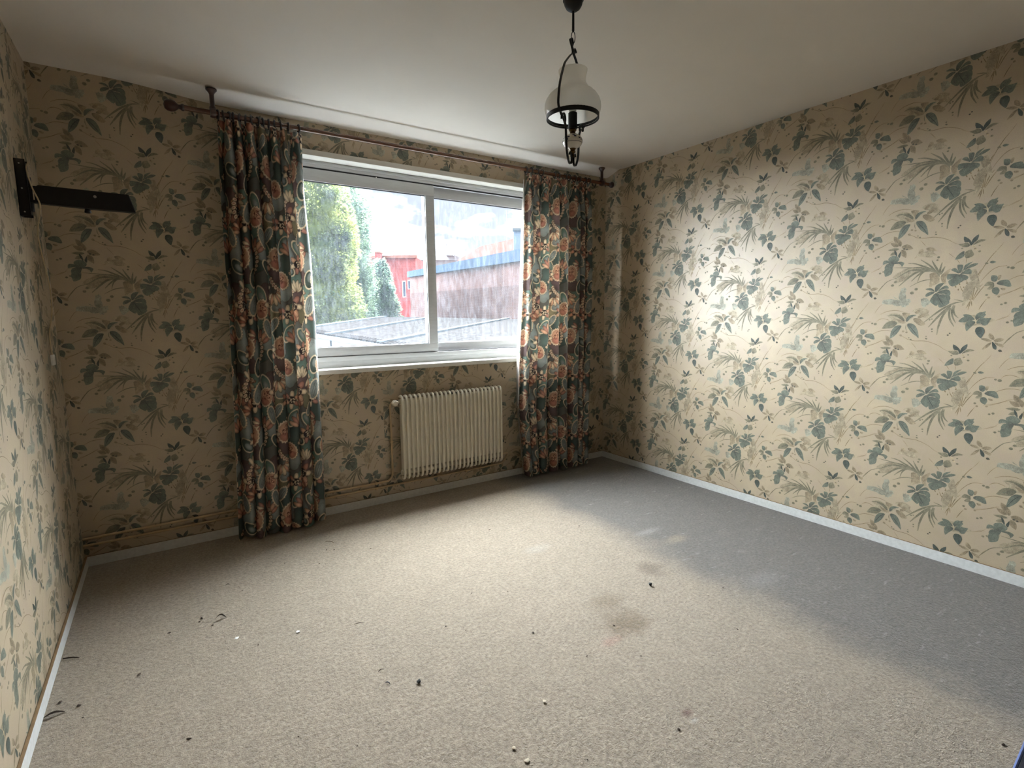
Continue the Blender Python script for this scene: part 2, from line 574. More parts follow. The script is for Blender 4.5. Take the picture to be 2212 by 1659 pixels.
def P(crop, ink, pts, dark=None, k=1.0):
    """flat painted petal: fan from its centroid, darker towards the point 'dark'"""
    q = [tcoord(crop, p) - TILE_O for p in pts]
    q = [np.array(a) for a in q]
    # round the outline a little: insert midpoints bulged by Catmull-Rom
    n = len(q); out = []
    for i in range(n):
        p0, p1, p2, p3 = q[i - 1], q[i], q[(i + 1) % n], q[(i + 2) % n]
        out.append(p1)
        out.append((-p0 + 9 * p1 + 9 * p2 - p3) / 16)
    cen = sum(q) / n
    dk = tcoord(crop, dark) - TILE_O if dark else q[0]
    c0 = INK[ink]
    dm = max(np.linalg.norm(a - dk) for a in out) + 1e-6
    def colr(a, e):
        t = np.linalg.norm(a - dk) / dm
        return shade(c0, k * (.62 + .55 * t ** .7) * e)
    vs = list(out)
    cs = [colr(a, 1.0) for a in out]
    m = len(out)
    _push(vs, cs, [tuple(t) for t in tessellate_polygon([[Vector((p[0], p[1], 0)) for p in out]])])
    if ink in 'bdg':                                                 # fine pale and dark veins from the dark point to the rim
        for i in range(0, m, 2):
            e = dk + (out[i] - dk) * .9
            d = e - dk; ln = np.linalg.norm(d)
            if ln < .010: continue
            nm = np.array([-d[1], d[0]]) / ln * .0005
            a = dk + d * .18
            kk = 1.32 if (i // 2) % 2 else .72
            cv = shade(c0, k * kk)
            _push([a, e - nm, e + nm], [shade(c0, k * .8), cv, cv], [(0, 1, 2)])

def L(crop, ink, base, tip, w, bend=0.0, k=1.0, n=9):
    """leaf with a dark midrib"""
    a = tcoord(crop, base) - TILE_O; b = tcoord(crop, tip) - TILE_O
    w = w / KS * .00215
    ax = b - a; nrm = np.array([-ax[1], ax[0]]); ln = np.linalg.norm(ax); nrm /= ln
    vs, cs = [], []
    c0 = INK[ink]
    for i in range(n + 1):
        t = i / n
        c = a + ax * t + nrm * bend * ln * 4 * t * (1 - t)
        hw = w * (math.sin(math.pi * t ** .8)) ** .9
        vs += [c - nrm * hw, c, c + nrm * hw]
        cs += [shade(c0, 1.06 * k), shade(c0, (.62 + .3 * t) * k), shade(c0, .92 * k)]
    fs = []
    for i in range(n):
        o = i * 3
        fs += [(o, o + 1, o + 4, o + 3), (o + 1, o + 2, o + 5, o + 4)]
    _push(vs, cs, fs)

def S(crop, ink, pts, w, k=1.0, taper=True):
    """tapered brush stroke"""
    q = [tcoord(crop, p) - TILE_O for p in pts]
    q = smooth_path(q, 4)
    n = len(q) - 1
    w = w / KS * .00215 * .55
    vs, cs = [], []
    for i, c in enumerate(q):
        t = i / n
        d = q[min(i + 1, n)] - q[max(i - 1, 0)]
        d = d / (np.linalg.norm(d) + 1e-9); nm = np.array([-d[1], d[0]])
        hw = w * ((.35 + .65 * math.sin(math.pi * min(1, .12 + t * .88))) if taper else 1)
        vs += [c - nm * hw, c + nm * hw]
        kk = k * (.8 + .35 * abs(2 * t - 1))
        cs += [shade(INK[ink], kk), shade(INK[ink], kk * 1.12)]
    _push(vs, cs, [(2 * i, 2 * i + 1, 2 * i + 3, 2 * i + 2) for i in range(n)])

def DOT(crop, x, y, r, ink='g'):
    c = tcoord(crop, (x, y)) - TILE_O
    r = r / KS * .00215
    vs = [c] + [c + r * np.array([math.cos(a), .85 * math.sin(a)]) for a in np.linspace(0, 2 * math.pi, 8)[:-1]]
    _push(vs, [shade(INK[ink], .8)] + [INK[ink]] * 7, [(0, 1 + i, 1 + (i + 1) % 7) for i in range(7)])

# stems first (lowest layers)
S('A', 's', [(925, 60), (1000, 80), (1130, 150), (1290, 180), (1480, 180), (1650, 215), (1850, 295), (1960, 370), (2080, 428)], 11)
S('A', 's', [(1200, 220), (1270, 300), (1330, 380)], 8, 1.15)
S('A', 's', [(100, 330), (250, 280), (450, 200), (620, 130)], 8, 1.1)
S('A', 's', [(120, 795), (250, 745), (330, 670)], 7, 1.15)
S('A', 's', [(1060, 610), (1200, 550), (1400, 500), (1580, 495)], 12, 1.1)
S('B', 's', [(1400, 690), (1300, 780), (1180, 920), (1060, 1090), (980, 1240)], 14)
S('B', 's', [(1400, 690), (1500, 590), (1570, 510)], 7, 1.1)
S('B', 's', [(1640, 1060), (1450, 1062), (1290, 1120), (1120, 1260), (1010, 1390)], 11)
S('B', 's', [(1750, 840), (1800, 770), (1920, 650), (2040, 580)], 8, 1.05)
S('B', 's', [(300, 600), (360, 650), (440, 730)], 7)
S('B', 's', [(490, 770), (560, 870)], 10)
S('B', 's', [(710, 770), (700, 890)], 9)
S('B', 's', [(1670, 1400), (1850, 1345), (2000, 1330), (2200, 1345), (2420, 1400)], 12)
S('B', 's', [(1800, 1080), (1900, 1010), (2030, 1000), (2200, 1040)], 7, 1.15)
S('D', 's', [(1360, 390), (1560, 370), (1780, 330), (1960, 270), (2060, 250)], 8, 1.05)
S('D', 's', [(1540, 1540), (1680, 1410), (1850, 1310)], 8)
S('D', 's', [(1370, 965), (1550, 915), (1700, 900)], 7, 1.1)
for pts in ([(810, 430), (700, 300), (600, 150), (560, 60)], [(815, 420), (770, 200), (740, 50), (700, -60)], [(840, 410), (880, 200), (930, 20), (965, -160)],
            [(850, 410), (960, 200), (1080, 80)], [(860, 430), (1000, 250), (1130, 120)], [(880, 200), (930, -50), (1010, -200), (1060, -260)],
            [(830, 400), (840, 220), (900, 80), (900, -40)], [(800, 440), (740, 640)], [(790, 440), (700, 590)], [(820, 440), (830, 560)]):
    S('D', 's', pts, 17, 1.02)
for x, y in ((520, 160), (640, 120), (470, 90), (560, 40), (700, 30), (860, 60), (920, 110), (960, 20), (610, -20), (480, 10)):
    L('D', 's', (x, y), (x + random.randint(-40, 50), y - random.randint(40, 80)), 14, 0, 1.12, 4)
S('D', 's', [(990, 660), (1060, 560), (1165, 440)], 15, .9)
# pale shadow leaves
for cp, x, y, rx, ry, rot in (('B', 900, 1250, 260, 90, 1.2), ('D', 760, 200, 300, 110, -1.1), ('A', 1350, 560, 230, 70, .1), ('C', 700, 620, 260, 110, .3), ('D', 950, 900, 330, 120, .1), ('A', 900, 950, 380, 110, -.3), ('C', 1250, 560, 210, 90, .5)):
    pts_ = []                                                         # faint washes of colour behind the groups
    for kk in range(12):
        a_ = kk * math.pi / 6; rr_k = 1 + .22 * math.sin(3 * a_ + x) + .12 * math.sin(5 * a_ + y)
        ex, ey = rx * rr_k * math.cos(a_), ry * rr_k * math.sin(a_)
        pts_.append((x + ex * math.cos(rot) - ey * math.sin(rot), y + ex * math.sin(rot) + ey * math.cos(rot)))
    P(cp, 'w', pts_, (x, y), 1.0)
P('A', 'p', [(1410, 1020), (1530, 1000), (1620, 1100), (1640, 1230), (1500, 1290), (1400, 1330), (1420, 1160)], None, 1.12)
P('A', 'p', [(1680, 1080), (1890, 950), (1860, 1040), (1780, 1200), (1800, 1290), (1720, 1290), (1680, 1200)], None, 1.12)
P('A', 'p', [(1330, 420), (1430, 400), (1520, 440), (1585, 510), (1450, 490), (1370, 480)], None, 1.2)
P('A', 'p', [(1150, 510), (1190, 430), (1250, 420), (1280, 480), (1220, 520)], None, 1.22)
P('C', 'p', [(1040, 660), (1140, 670), (1220, 720), (1310, 830), (1210, 855), (1130, 810), (1050, 730)])
P('C', 'p', [(780, 500), (960, 540), (860, 660), (820, 590)])
P('C', 'p', [(1070, 540), (1120, 490), (1200, 480), (1150, 570)])
P('C', 'p', [(1130, 640), (1210, 600), (1310, 590), (1250, 660), (1170, 680)])
P('C', 'p', [(640, 620), (720, 650), (820, 700), (860, 750), (760, 745), (690, 690)])
# fading flower above the lobed leaf
L('A', 'p', (700, 210), (588, 48), 62); L('A', 'p', (740, 300), (705, 130), 50); L('A', 'p', (700, 285), (508, 188), 60)
L('A', 'g', (715, 352), (448, 346), 40, 0, 1.1); L('A', 'p', (765, 310), (1035, 386), 78, .03); L('A', 'p', (765, 375), (866, 578), 66)
L('A', 'g', (650, 415), (498, 468), 48, 0, 1.15)
DOT('A', 825, 362, 26, 'k'); DOT('A', 888, 382, 24, 'k')
# lobed leaf
P('A', 'd', [(600, 360), (640, 400), (662, 470), (658, 512), (625, 480), (602, 430)])
P('A', 'd', [(738, 415), (747, 440), (742, 500), (720, 555), (690, 530), (683, 500), (710, 460)])
P('A', 'b', [(560, 665), (455, 565), (500, 510), (570, 488), (640, 500), (690, 540), (715, 580), (690, 625), (640, 660)], (600, 665))
P('A', 'b', [(333, 668), (338, 605), (375, 572), (440, 578), (520, 600), (590, 655), (520, 652), (440, 645), (380, 655)], (600, 665))
P('A', 'b', [(600, 655), (592, 700), (560, 760), (555, 840), (530, 900), (470, 930), (385, 945), (370, 880), (355, 835), (378, 770), (372, 740), (395, 690), (440, 660), (520, 645)], (600, 665))
P('A', 'b', [(600, 672), (680, 645), (760, 648), (830, 688), (800, 740), (768, 772), (745, 715), (690, 684), (630, 684)], (620, 665), .9)
for x, y, r in ((165, 490, 28), (232, 468, 34), (270, 855, 32), (340, 828, 24), (622, 1100, 38), (555, 1168, 42), (1005, 1400, 50), (1100, 1325, 44), (1615, 660, 34), (1590, 725, 27), (1140, 108, 20), (1185, 150, 27), (1560, 130, 22), (950, 55, 30)):
    DOT('A', x, y, r, 'g')
# grass fan
for pts, w in (([(1660, 1130), (1560, 990), (1420, 900), (1240, 810), (1080, 740), (920, 710)], 26), ([(1580, 1010), (1400, 920), (1200, 850), (1000, 825), (780, 850)], 24),
               ([(1150, 835), (850, 800), (590, 765)], 13), ([(1560, 1000), (1350, 920), (1150, 890), (980, 880), (820, 930), (620, 1030)], 28), ([(1400, 950), (1200, 930), (1050, 965), (900, 1060), (700, 1205)], 32),
               ([(1450, 955), (1280, 940), (1130, 1020), (990, 1130)], 26), ([(1420, 955), (1290, 950), (1190, 1030), (1130, 1165)], 20), ([(1600, 1050), (1520, 940), (1400, 810), (1210, 665)], 28),
               ([(1650, 1080), (1590, 950), (1530, 840), (1465, 715)], 30), ([(1655, 1070), (1650, 960), (1700, 790)], 30), ([(1670, 1060), (1710, 980), (1765, 890)], 30),
               ([(1470, 1160), (1330, 1145), (1150, 1175), (950, 1255)], 15), ([(640, 1010), (430, 1070), (290, 1200), (210, 1290)], 11)):
    S('A', 'g', pts, w * 1.45, .92)
S('A', 'c', [(1650, 1060), (1650, 1130), (1640, 1210)], 16)
# upper split leaf
UM = (545, 1105)
for pts in ([(545, 1090), (510, 1000), (500, 900), (560, 895), (630, 915), (625, 980), (590, 1060)], [(530, 1095), (450, 1050), (350, 990), (430, 955), (480, 980), (520, 1040)],
            [(530, 1115), (420, 1090), (275, 1080), (265, 1195), (330, 1200), (430, 1170), (520, 1140)],
            [(545, 1120), (480, 1140), (380, 1190), (290, 1240), (320, 1330), (390, 1375), (500, 1350), (600, 1290), (660, 1260), (640, 1180), (580, 1130)],
            [(560, 1115), (600, 1250), (700, 1270), (755, 1215), (720, 1170), (640, 1135)], [(570, 1105), (650, 1120), (800, 1148), (828, 1080), (790, 1025), (720, 1025), (640, 1070)],
            [(590, 1080), (640, 1010), (670, 930), (740, 890), (860, 865), (800, 900), (720, 960), (650, 1030)], [(650, 1040), (700, 990), (780, 940), (870, 910), (980, 925), (920, 965), (820, 990), (740, 1010)]):
    P('B', 'b', pts, UM, .92)
# lower split leaf
LM = (1550, 140)
for pts in ([(1545, 125), (1530, 60), (1550, -10), (1620, -55), (1720, -65), (1740, -45), (1700, -10), (1640, 60), (1590, 100)], [(1600, 110), (1700, 30), (1790, 5), (1840, 40), (1845, 85), (1760, 75), (1680, 90)],
            [(1570, 145), (1700, 100), (1820, 100), (1885, 160), (1870, 250), (1750, 190), (1640, 175)], [(1560, 150), (1640, 190), (1760, 205), (1880, 260), (1860, 370), (1700, 300), (1640, 310)],
            [(1640, 300), (1720, 310), (1860, 370), (1840, 440), (1690, 495), (1620, 480), (1610, 420), (1620, 360)], [(1550, 150), (1640, 310), (1610, 400), (1560, 445), (1480, 390), (1415, 310), (1470, 220)],
            [(1530, 130), (1450, 100), (1360, 120), (1315, 160), (1325, 205), (1400, 190), (1480, 155)], [(1535, 120), (1500, 60), (1440, 20), (1370, 15), (1310, 30), (1390, 55), (1470, 85)]):
    P('C', 'b', pts, LM, .88)
S('C', 'd', [(1560, 150), (1640, 300), (1700, 400), (1730, 450)], 12, .8)
# dark star leaves and the pair below
P('B', 'd', [(800, 490), (770, 410), (665, 390), (650, 265), (740, 310), (800, 370), (820, 410)])
P('B', 'd', [(800, 490), (825, 400), (880, 320), (995, 258), (970, 370), (900, 425), (850, 470)])
P('B', 'g', [(785, 490), (740, 515), (640, 505), (580, 470), (520, 425), (620, 420), (720, 410), (775, 450)])
P('B', 'g', [(860, 490), (900, 440), (980, 390), (1060, 380), (1170, 408), (1050, 430), (940, 460)], None, .9)
P('B', 'b', [(660, 600), (600, 610), (500, 680), (445, 770), (560, 760), (650, 720), (660, 650)])
P('B', 'g', [(700, 770), (660, 680), (700, 610), (815, 580), (840, 620), (885, 700), (830, 750)])
for x, y, r in ((610, 530, 22), (1010, 515, 22), (1010, 650, 30), (1665, 1105, 30), (1765, 1130, 44)): DOT('B', x, y, r, 'g')
DOT('B', 910, 575, 26, 'p'); DOT('B', 880, 520, 30, 'c'); DOT('B', 930, 600, 24, 'c')
L('B', 'g', (1130, 940), (1215, 955), 24); L('B', 'b', (1240, 930), (1392, 946), 32, 0, 1.1)
# small flower
P('B', 'p', [(1425, 1360), (1430, 1270), (1510, 1260), (1480, 1350)])
P('B', 'b', [(1345, 1395), (1280, 1360), (1270, 1290), (1290, 1240), (1400, 1260), (1425, 1320), (1400, 1380)], (1345, 1390))
P('B', 'g', [(1345, 1420), (1260, 1380), (1180, 1380), (1110, 1460), (1200, 1470), (1300, 1470)])
P('B', 'g', [(1340, 1440), (1260, 1470), (1180, 1540), (1240, 1560), (1310, 1555), (1340, 1510)])
P('B', 'b', [(1400, 1440), (1470, 1385), (1600, 1380), (1690, 1410), (1740, 1545), (1650, 1545), (1560, 1510), (1460, 1480)])
P('D', 'b', [(1345, 200), (1430, 210), (1470, 290), (1430, 360), (1400, 375), (1310, 320), (1290, 250)], None, .95)
P('D', 'p', [(1490, 230), (1600, 250), (1590, 290), (1520, 280)])
DOT('D', 1170, 345, 30, 'g'); DOT('D', 1215, 415, 30, 'p'); DOT('D', 1450, 420, 30, 'p')
# palm leaf group
P('C', 'g', [(820, 700), (760, 660), (690, 600), (600, 545), (500, 528), (420, 525), (520, 503), (640, 520), (740, 560), (810, 620), (830, 670)], (830, 690), .85)
P('C', 'b', [(880, 718), (870, 660), (910, 600), (980, 575), (1060, 578), (1120, 595), (1050, 610), (980, 640), (930, 690)])
P('C', 'g', [(668, 718), (610, 670), (500, 655), (410, 680), (310, 800), (430, 815), (560, 815), (640, 760)], None, .95)
S('C', 'b', [(660, 715), (560, 730), (450, 755), (330, 795)], 10, .8)
P('C', 'b', [(765, 795), (690, 775), (620, 785), (550, 850), (510, 940), (495, 1055), (600, 1010), (690, 930), (740, 850)])
S('C', 'd', [(750, 795), (660, 850), (580, 930), (505, 1040)], 12, .85)
P('C', 'b', [(900, 770), (960, 765), (1030, 790), (1090, 850), (1130, 940), (1150, 1030), (1160, 1135), (1090, 1070), (1000, 990), (930, 890), (895, 820)], None, 1.05)
S('C', 'd', [(910, 790), (990, 880), (1080, 1000), (1150, 1120)], 12, .9)
S('C', 's', [(280, 470), (420, 425), (600, 420), (720, 450), (850, 505)], 12)
S('C', 's', [(210, 600), (330, 575), (430, 610), (500, 645)], 9)
S('C', 'g', [(870, 780), (860, 860), (885, 935)], 15)
DOT('C', 800, 930, 32, 'p'); DOT('C', 740, 1010, 34, 'p'); DOT('C', 880, 960, 30, 'p')
for x, y, r in ((1465, 965, 24), (1465, 1020, 18), (1330, 1115, 18), (1325, 1160, 20), (1410, 745, 22), (1465, 735, 20)): DOT('C', x, y, r, 'g')
DOT('D', 280, 1150, 22, 'k'); DOT('D', 325, 1115, 20, 'k')
# second grass fan
for pts, w in (([(2190, 425), (2000, 432), (1860, 450)], 16), ([(2000, 440), (1780, 500), (1560, 610), (1280, 785)], 30), ([(1900, 490), (1750, 580), (1560, 740), (1380, 910)], 32), ([(1870, 530), (1720, 680), (1620, 900), (1575, 1110)], 32),
               ([(1890, 530), (1860, 640), (1880, 800), (1970, 975)], 30), ([(1960, 480), (1920, 600), (1940, 750), (2010, 900)], 26), ([(1990, 490), (1960, 600), (1990, 700), (2070, 790)], 26), ([(2190, 425), (2100, 390), (1970, 350)], 14)):
    S('C', 'g', pts, w * 1.45, .92)
# serrated flower
P('D', 'b', [(905, 880), (850, 810), (800, 755), (700, 725), (620, 730), (660, 770), (600, 800), (520, 865), (600, 900), (700, 905), (780, 870)], (905, 870))
P('D', 'b', [(930, 890), (905, 830), (950, 750), (1030, 720), (1070, 730), (1160, 715), (1130, 770), (1160, 790), (1100, 850), (1000, 860)])
P('D', 'b', [(945, 975), (950, 920), (1000, 870), (1080, 850), (1160, 880), (1280, 885), (1240, 950), (1190, 1030), (1100, 1040), (1030, 980)])
P('D', 'b', [(915, 945), (870, 900), (800, 870), (720, 900), (680, 980), (705, 1120), (780, 1060), (850, 1010)])
P('D', 'd', [(960, 1060), (1050, 1065), (1110, 1110), (1125, 1190), (1080, 1270), (1040, 1325), (960, 1250), (905, 1150), (920, 1090)], None, 1.2)
S('D', 'c', [(905, 855), (915, 900), (930, 970)], 20)
# pale flower with a dark bud
P('D', 'p', [(1040, 1330), (1180, 1345), (1300, 1420), (1200, 1420), (1100, 1380)]); P('D', 'p', [(1330, 1400), (1220, 1330), (1230, 1230), (1310, 1280), (1350, 1350)])
P('D', 'p', [(1330, 1420), (1400, 1380), (1500, 1380), (1580, 1430), (1440, 1465)]); P('D', 'p', [(1290, 1450), (1200, 1465), (1120, 1520), (1060, 1590), (1200, 1550)])
P('D', 'p', [(1350, 1460), (1450, 1490), (1560, 1550), (1540, 1600), (1420, 1540)]); P('D', 'd', [(1295, 1440), (1350, 1480), (1400, 1560), (1390, 1630), (1340, 1610), (1305, 1560)])
L('D', 'k', (1435, 1650), (1530, 1692), 30)
# pale bird shapes
P('C', 'l', [(720, 200), (700, 100), (740, 0), (765, -75), (800, -50), (815, -80), (860, -60), (880, 0), (850, 60), (865, 110), (860, 200)], (780, 200), 1.1)
P('C', 'l', [(320, 200), (345, 150), (440, 148), (520, 150), (600, 170), (700, 200), (760, 230), (800, 300), (700, 335), (600, 310), (560, 280), (490, 270), (430, 262), (370, 245), (315, 238)], (780, 230), 1.1)
P('C', 'l', [(720, 200), (870, 200), (970, 200), (960, 240), (985, 270), (930, 300), (930, 340), (870, 350), (850, 385), (800, 365), (775, 380), (760, 320)], (760, 230), 1.12)
S('C', 'l', [(580, 105), (620, 140), (690, 185)], 16)
P('C', 'l', [(1210, 230), (1240, 245), (1270, 215), (1300, 240), (1340, 235), (1390, 290), (1440, 350), (1330, 420), (1260, 440), (1220, 350)], None, 1.15)

TVa = np.array(TV); TLa = np.array(TL, float); TCa = np.array(TC_)

def clip_poly(poly, r):
    """Sutherland-Hodgman of [(u,v,layer,r,g,b)] against rectangle r=(u0,u1,v0,v1)"""
    for ax, lim, sg in ((0, r[0], 1), (0, r[1], -1), (1, r[2], 1), (1, r[3], -1)):
        out = []
        for i in range(len(poly)):
            a, b = poly[i - 1], poly[i]
            ia, ib = (a[ax] - lim) * sg >= 0, (b[ax] - lim) * sg >= 0
            if ia != ib:
                t = (lim - a[ax]) / (b[ax] - a[ax])
                out.append(a + (b - a) * t)
            if ib: out.append(b)
        poly = out
        if len(poly) < 3: return []
    return poly

TALL = np.concatenate([TVa, TLa[:, None], TCa], 1)
def print_on(rects, u0, v0, cols=None):
    """print the tile over rectangles (u,v); returns verts(u,v,layer), faces, colours"""
    V, Fc = [], []
    nv = 0
    mn, mx = TVa.min(0), TVa.max(0)
    for r in rects:
        k0 = int(math.floor((r[0] - mx[0] - u0) / TILE_U)); k1 = int(math.ceil((r[1] - mn[0] - u0) / TILE_U))
        for k in range(k0, k1 + 1):
            off_v = v0 + (TILE_V / 2 if k % 2 else 0)
            j0 = int(math.floor((r[2] - mx[1] - off_v) / TILE_V)); j1 = int(math.ceil((r[3] - mn[1] - off_v) / TILE_V))
            for j in range(j0, j1 + 1):
                A = TALL.copy()
                A[:, 0] += u0 + k * TILE_U; A[:, 1] += off_v + j * TILE_V
                ins = (A[:, 0] >= r[0]) & (A[:, 0] <= r[1]) & (A[:, 1] >= r[2]) & (A[:, 1] <= r[3])
                if not ins.any(): continue
                if ins.all():
                    V.append(A); Fc.extend([tuple(i + nv for i in f) for f in TF]); nv += len(A)
                    continue
                whole = [f for f in TF if all(ins[i] for i in f)]
                V.append(A); Fc.extend([tuple(i + nv for i in f) for f in whole]); nv += len(A)
                ex = []
                for f in TF:
                    m = sum(bool(ins[i]) for i in f)
                    if m == len(f): continue
                    pl = clip_poly([A[i] for i in f], r)
                    if pl:
                        Fc.append(tuple(range(nv, nv + len(pl)))); nv += len(pl); ex.extend(pl)
                if ex: V.append(np.array(ex))
    return np.concatenate(V), Fc

def paper_wall(name, slab_boxes, rects, to3d, u0, v0):
    """one wall: plaster slab, wallpaper face and the printed leaves on it, all one mesh"""
    verts, faces, mi = [], [], []
    for (x0, x1, y0, y1, z0, z1) in slab_boxes:
        b = len(verts)
        verts += [(x, y, z) for x in (x0, x1) for y in (y0, y1) for z in (z0, z1)]
        for f in ((0, 1, 3, 2), (4, 6, 7, 5), (0, 4, 5, 1), (2, 3, 7, 6), (0, 2, 6, 4), (1, 5, 7, 3)):
            faces.append(tuple(i + b for i in f)); mi.append(2)
    for r in rects:
        b = len(verts)
        verts += [to3d(r[0], r[2], .0001), to3d(r[1], r[2], .0001), to3d(r[1], r[3], .0001), to3d(r[0], r[3], .0001)]
        faces.append((b, b + 1, b + 2, b + 3)); mi.append(0)
    nb = len(verts)
    V, Fc = print_on(rects, u0, v0)
    b = nb
    P3 = [to3d(u, v, .00016 + .0000012 * l) for u, v, l in V[:, :3]]
    verts += P3
    faces += [tuple(i + b for i in f) for f in Fc]
    mi += [1] * len(Fc)
    o = mesh_obj(name, verts, faces, [MT['paper'], MT['ink'], MT['plaster']], mat_idx=mi)
    ca = o.data.color_attributes.new('ink', 'FLOAT_COLOR', 'POINT')
    cols = np.ones((len(verts), 4), np.float32)
    cols[nb:, :3] = V[:, 3:6]
    ca.data.foreach_set('color', cols.ravel())
    tag(o, kind='structure')
    return o

HW = H + .02
# right wall (x = 0), seen from inside: u = -y
paper_wall('wall_right', [(0, TH, YB - TH, TH, -.1, HW + .1)], [(0.0, -YB, 0.0, HW)], lambda u, v, e: (-e, -u, v),
           float(TILE_O[0]), float(TILE_O[1]))
# left wall (x = -W): u = y
paper_wall('wall_left', [(-W - TH, -W, YB - TH, TH, -.1, HW + .1)], [(YB, 0.0, 0.0, HW)], lambda u, v, e: (-W + e, u, v), -1.252, .612)
# window wall (y = 0): u = x ; strips left and right of a visible seam are hung at different heights
SEAM = -2.075
wl = paper_wall('wall_back', [(-W, 0, 0, TH, -.1, WZ0), (-W, 0, 0, TH, WZ1, HW + .1), (-W, WX0, 0, TH, WZ0, WZ1), (WX1, 0, 0, TH, WZ0, WZ1)],
           [(-W, WX0, 0, HW), (WX0, SEAM, 0, WZ0), (WX0, SEAM, WZ1, HW)], lambda u, v, e: (u, -e, v), -3.421, .874)
wr = paper_wall('wall_back', [], [(SEAM, WX1, 0, WZ0), (SEAM, WX1, WZ1, HW), (WX1, 0, 0, HW)], lambda u, v, e: (u, -e, v), -1.886, .835)
# join the two paper hangings into one wall mesh
def join_into(a, b):
    import bmesh as _b
    with bpy.context.temp_override(active_object=a, object=a, selected_objects=[a, b], selected_editable_objects=[a, b]):
        bpy.ops.object.join()
join_into(wl, wr)
wl.name = 'wall_back'
tag(wl, kind='structure')
# wall behind the camera: unseen, coloured dark brown to lower the bounced light
bmw = bmesh.new(); box(bmw, -W - TH, TH, YB - TH, YB, -.1, HW + .1)
tag(bm_obj('wall_front', bmw, plain('dark_unseen_wall', (66, 50, 36), .6)), kind='structure')

# floor: one carpet sheet, slightly uneven
nx, ny = 60, 66
vs = [(-W + W * i / nx, YB - YB * j / ny, 0.0) for j in range(ny + 1) for i in range(nx + 1)]
fs = [(j * (nx + 1) + i, j * (nx + 1) + i + 1, (j + 1) * (nx + 1) + i + 1, (j + 1) * (nx + 1) + i) for j in range(ny) for i in range(nx)]
b = len(vs)
vs += [(-W - TH, YB - TH, -.12), (TH, YB - TH, -.12), (TH, TH, -.12), (-W - TH, TH, -.12)]
fs.append((b + 3, b + 2, b + 1, b))
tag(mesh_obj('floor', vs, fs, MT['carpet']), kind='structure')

# ceiling: flat, with a soft rounded lip along the window wall that fades out at the left
xs = np.linspace(-W, 0, 61)
ys = [YB, -1.5, -.6, -.30, -.22, -.17, -.145, -.13, -.115, -.10, -.08, -.06, -.04, -.02, 0.0]
vs = []
for y in ys:
    for x in xs:
        fade = min(1, max(0, (x + 3.45) / .55)); fade = fade * fade * (3 - 2 * fade)
        d = -y
        t = max(0, min(1, (.15 - d) / .15))
        groove = .006 * math.exp(-((d - .16) / .02) ** 2)
        drop = .034 * (t * t * (3 - 2 * t)) ** .8
        vs.append((x, y, H + .008 + fade * (groove - drop)))
n = len(xs)
fs = [(j * n + i, (j + 1) * n + i, (j + 1) * n + i + 1, j * n + i + 1) for j in range(len(ys) - 1) for i in range(n - 1)]
b = len(vs)
vs += [(-W - TH, YB - TH, H + .12), (TH, YB - TH, H + .12), (TH, TH, H + .12), (-W - TH, TH, H + .12)]
fs.append((b, b + 1, b + 2, b + 3))
tag(mesh_obj('ceiling', vs, fs, MT['ceil'], smooth=True), kind='structure')

# baseboards with a dusty top edge
HB, TB = .055, .012
def baseboard(name, x0, x1, y0, y1):
    bm = bmesh.new()
    box(bm, x0, x1, y0, y1, 0.0, HB, .0015)
    for f in bm.faces:
        if f.calc_center_median().z > HB - .0008: f.material_index = 1
    tag(bm_obj(name, bm, [MT['board'], MT['board_top']]), kind='structure')
baseboard('baseboard_back', -W + TB, -TB, -TB, -.0012)
baseboard('baseboard_right', -TB, -.0012, YB, -.0012)
baseboard('baseboard_left', -W + .0012, -W + TB, YB, -.0012)
# ------------------------------------------------------------------ window: lined opening, two sliding sashes, sill
win = empty('window_1', (-1.66, .1, WZ0)); tag(win, kind='structure')
bm = bmesh.new()                                                     # lining boards and front trim
box(bm, WX0 - .03, WX1 + .03, -.014, -.0012, 2.2825, 2.3155, .002); box(bm, WX0 + .001, WX1 - .001, -.001, .20, 2.284, WZ1 - .001)
for x0, x1 in ((WX0 + .001, WX0 + .026), (WX1 - .026, WX1 - .001)):
    box(bm, x0, x1, -.012, .20, .968, 2.283)
bm_obj('lining_board', bm, MT['white'], win, True)
bm = bmesh.new(); box(bm, WX0 - .04, WX1 + .04, -.036, .11, .938, .968, .005); bm_obj('sill', bm, MT['white'], win, True)
FX0, FX1 = WX0 + .026, WX1 - .026
bm = bmesh.new()                                                     # outer frame with track ridges
box(bm, FX0, FX1, .095, .185, 2.243, 2.284, .002); box(bm, FX0, FX1, .088, .105, 2.262, 2.270, .001)
box(bm, FX0, FX1, .095, .185, .968, 1.010, .002); box(bm, FX0, FX1, .090, .108, 1.010, 1.040, .002); box(bm, FX0, FX1, .128, .132, 1.010, 1.046, .001)
box(bm, FX0, FX0 + .035, .095, .185, 1.0, 2.25, .002); box(bm, FX1 - .035, FX1, .095, .185, 1.0, 2.25, .002)
bm_obj('outer_frame', bm, MT['alu'], win, True)
bm = bmesh.new(); box(bm, FX0, FX1, .100, .112, 2.234, 2.243); box(bm, FX0, FX1, .109, .112, 1.040, 1.044); bm_obj('seal', bm, MT['seal'], win)
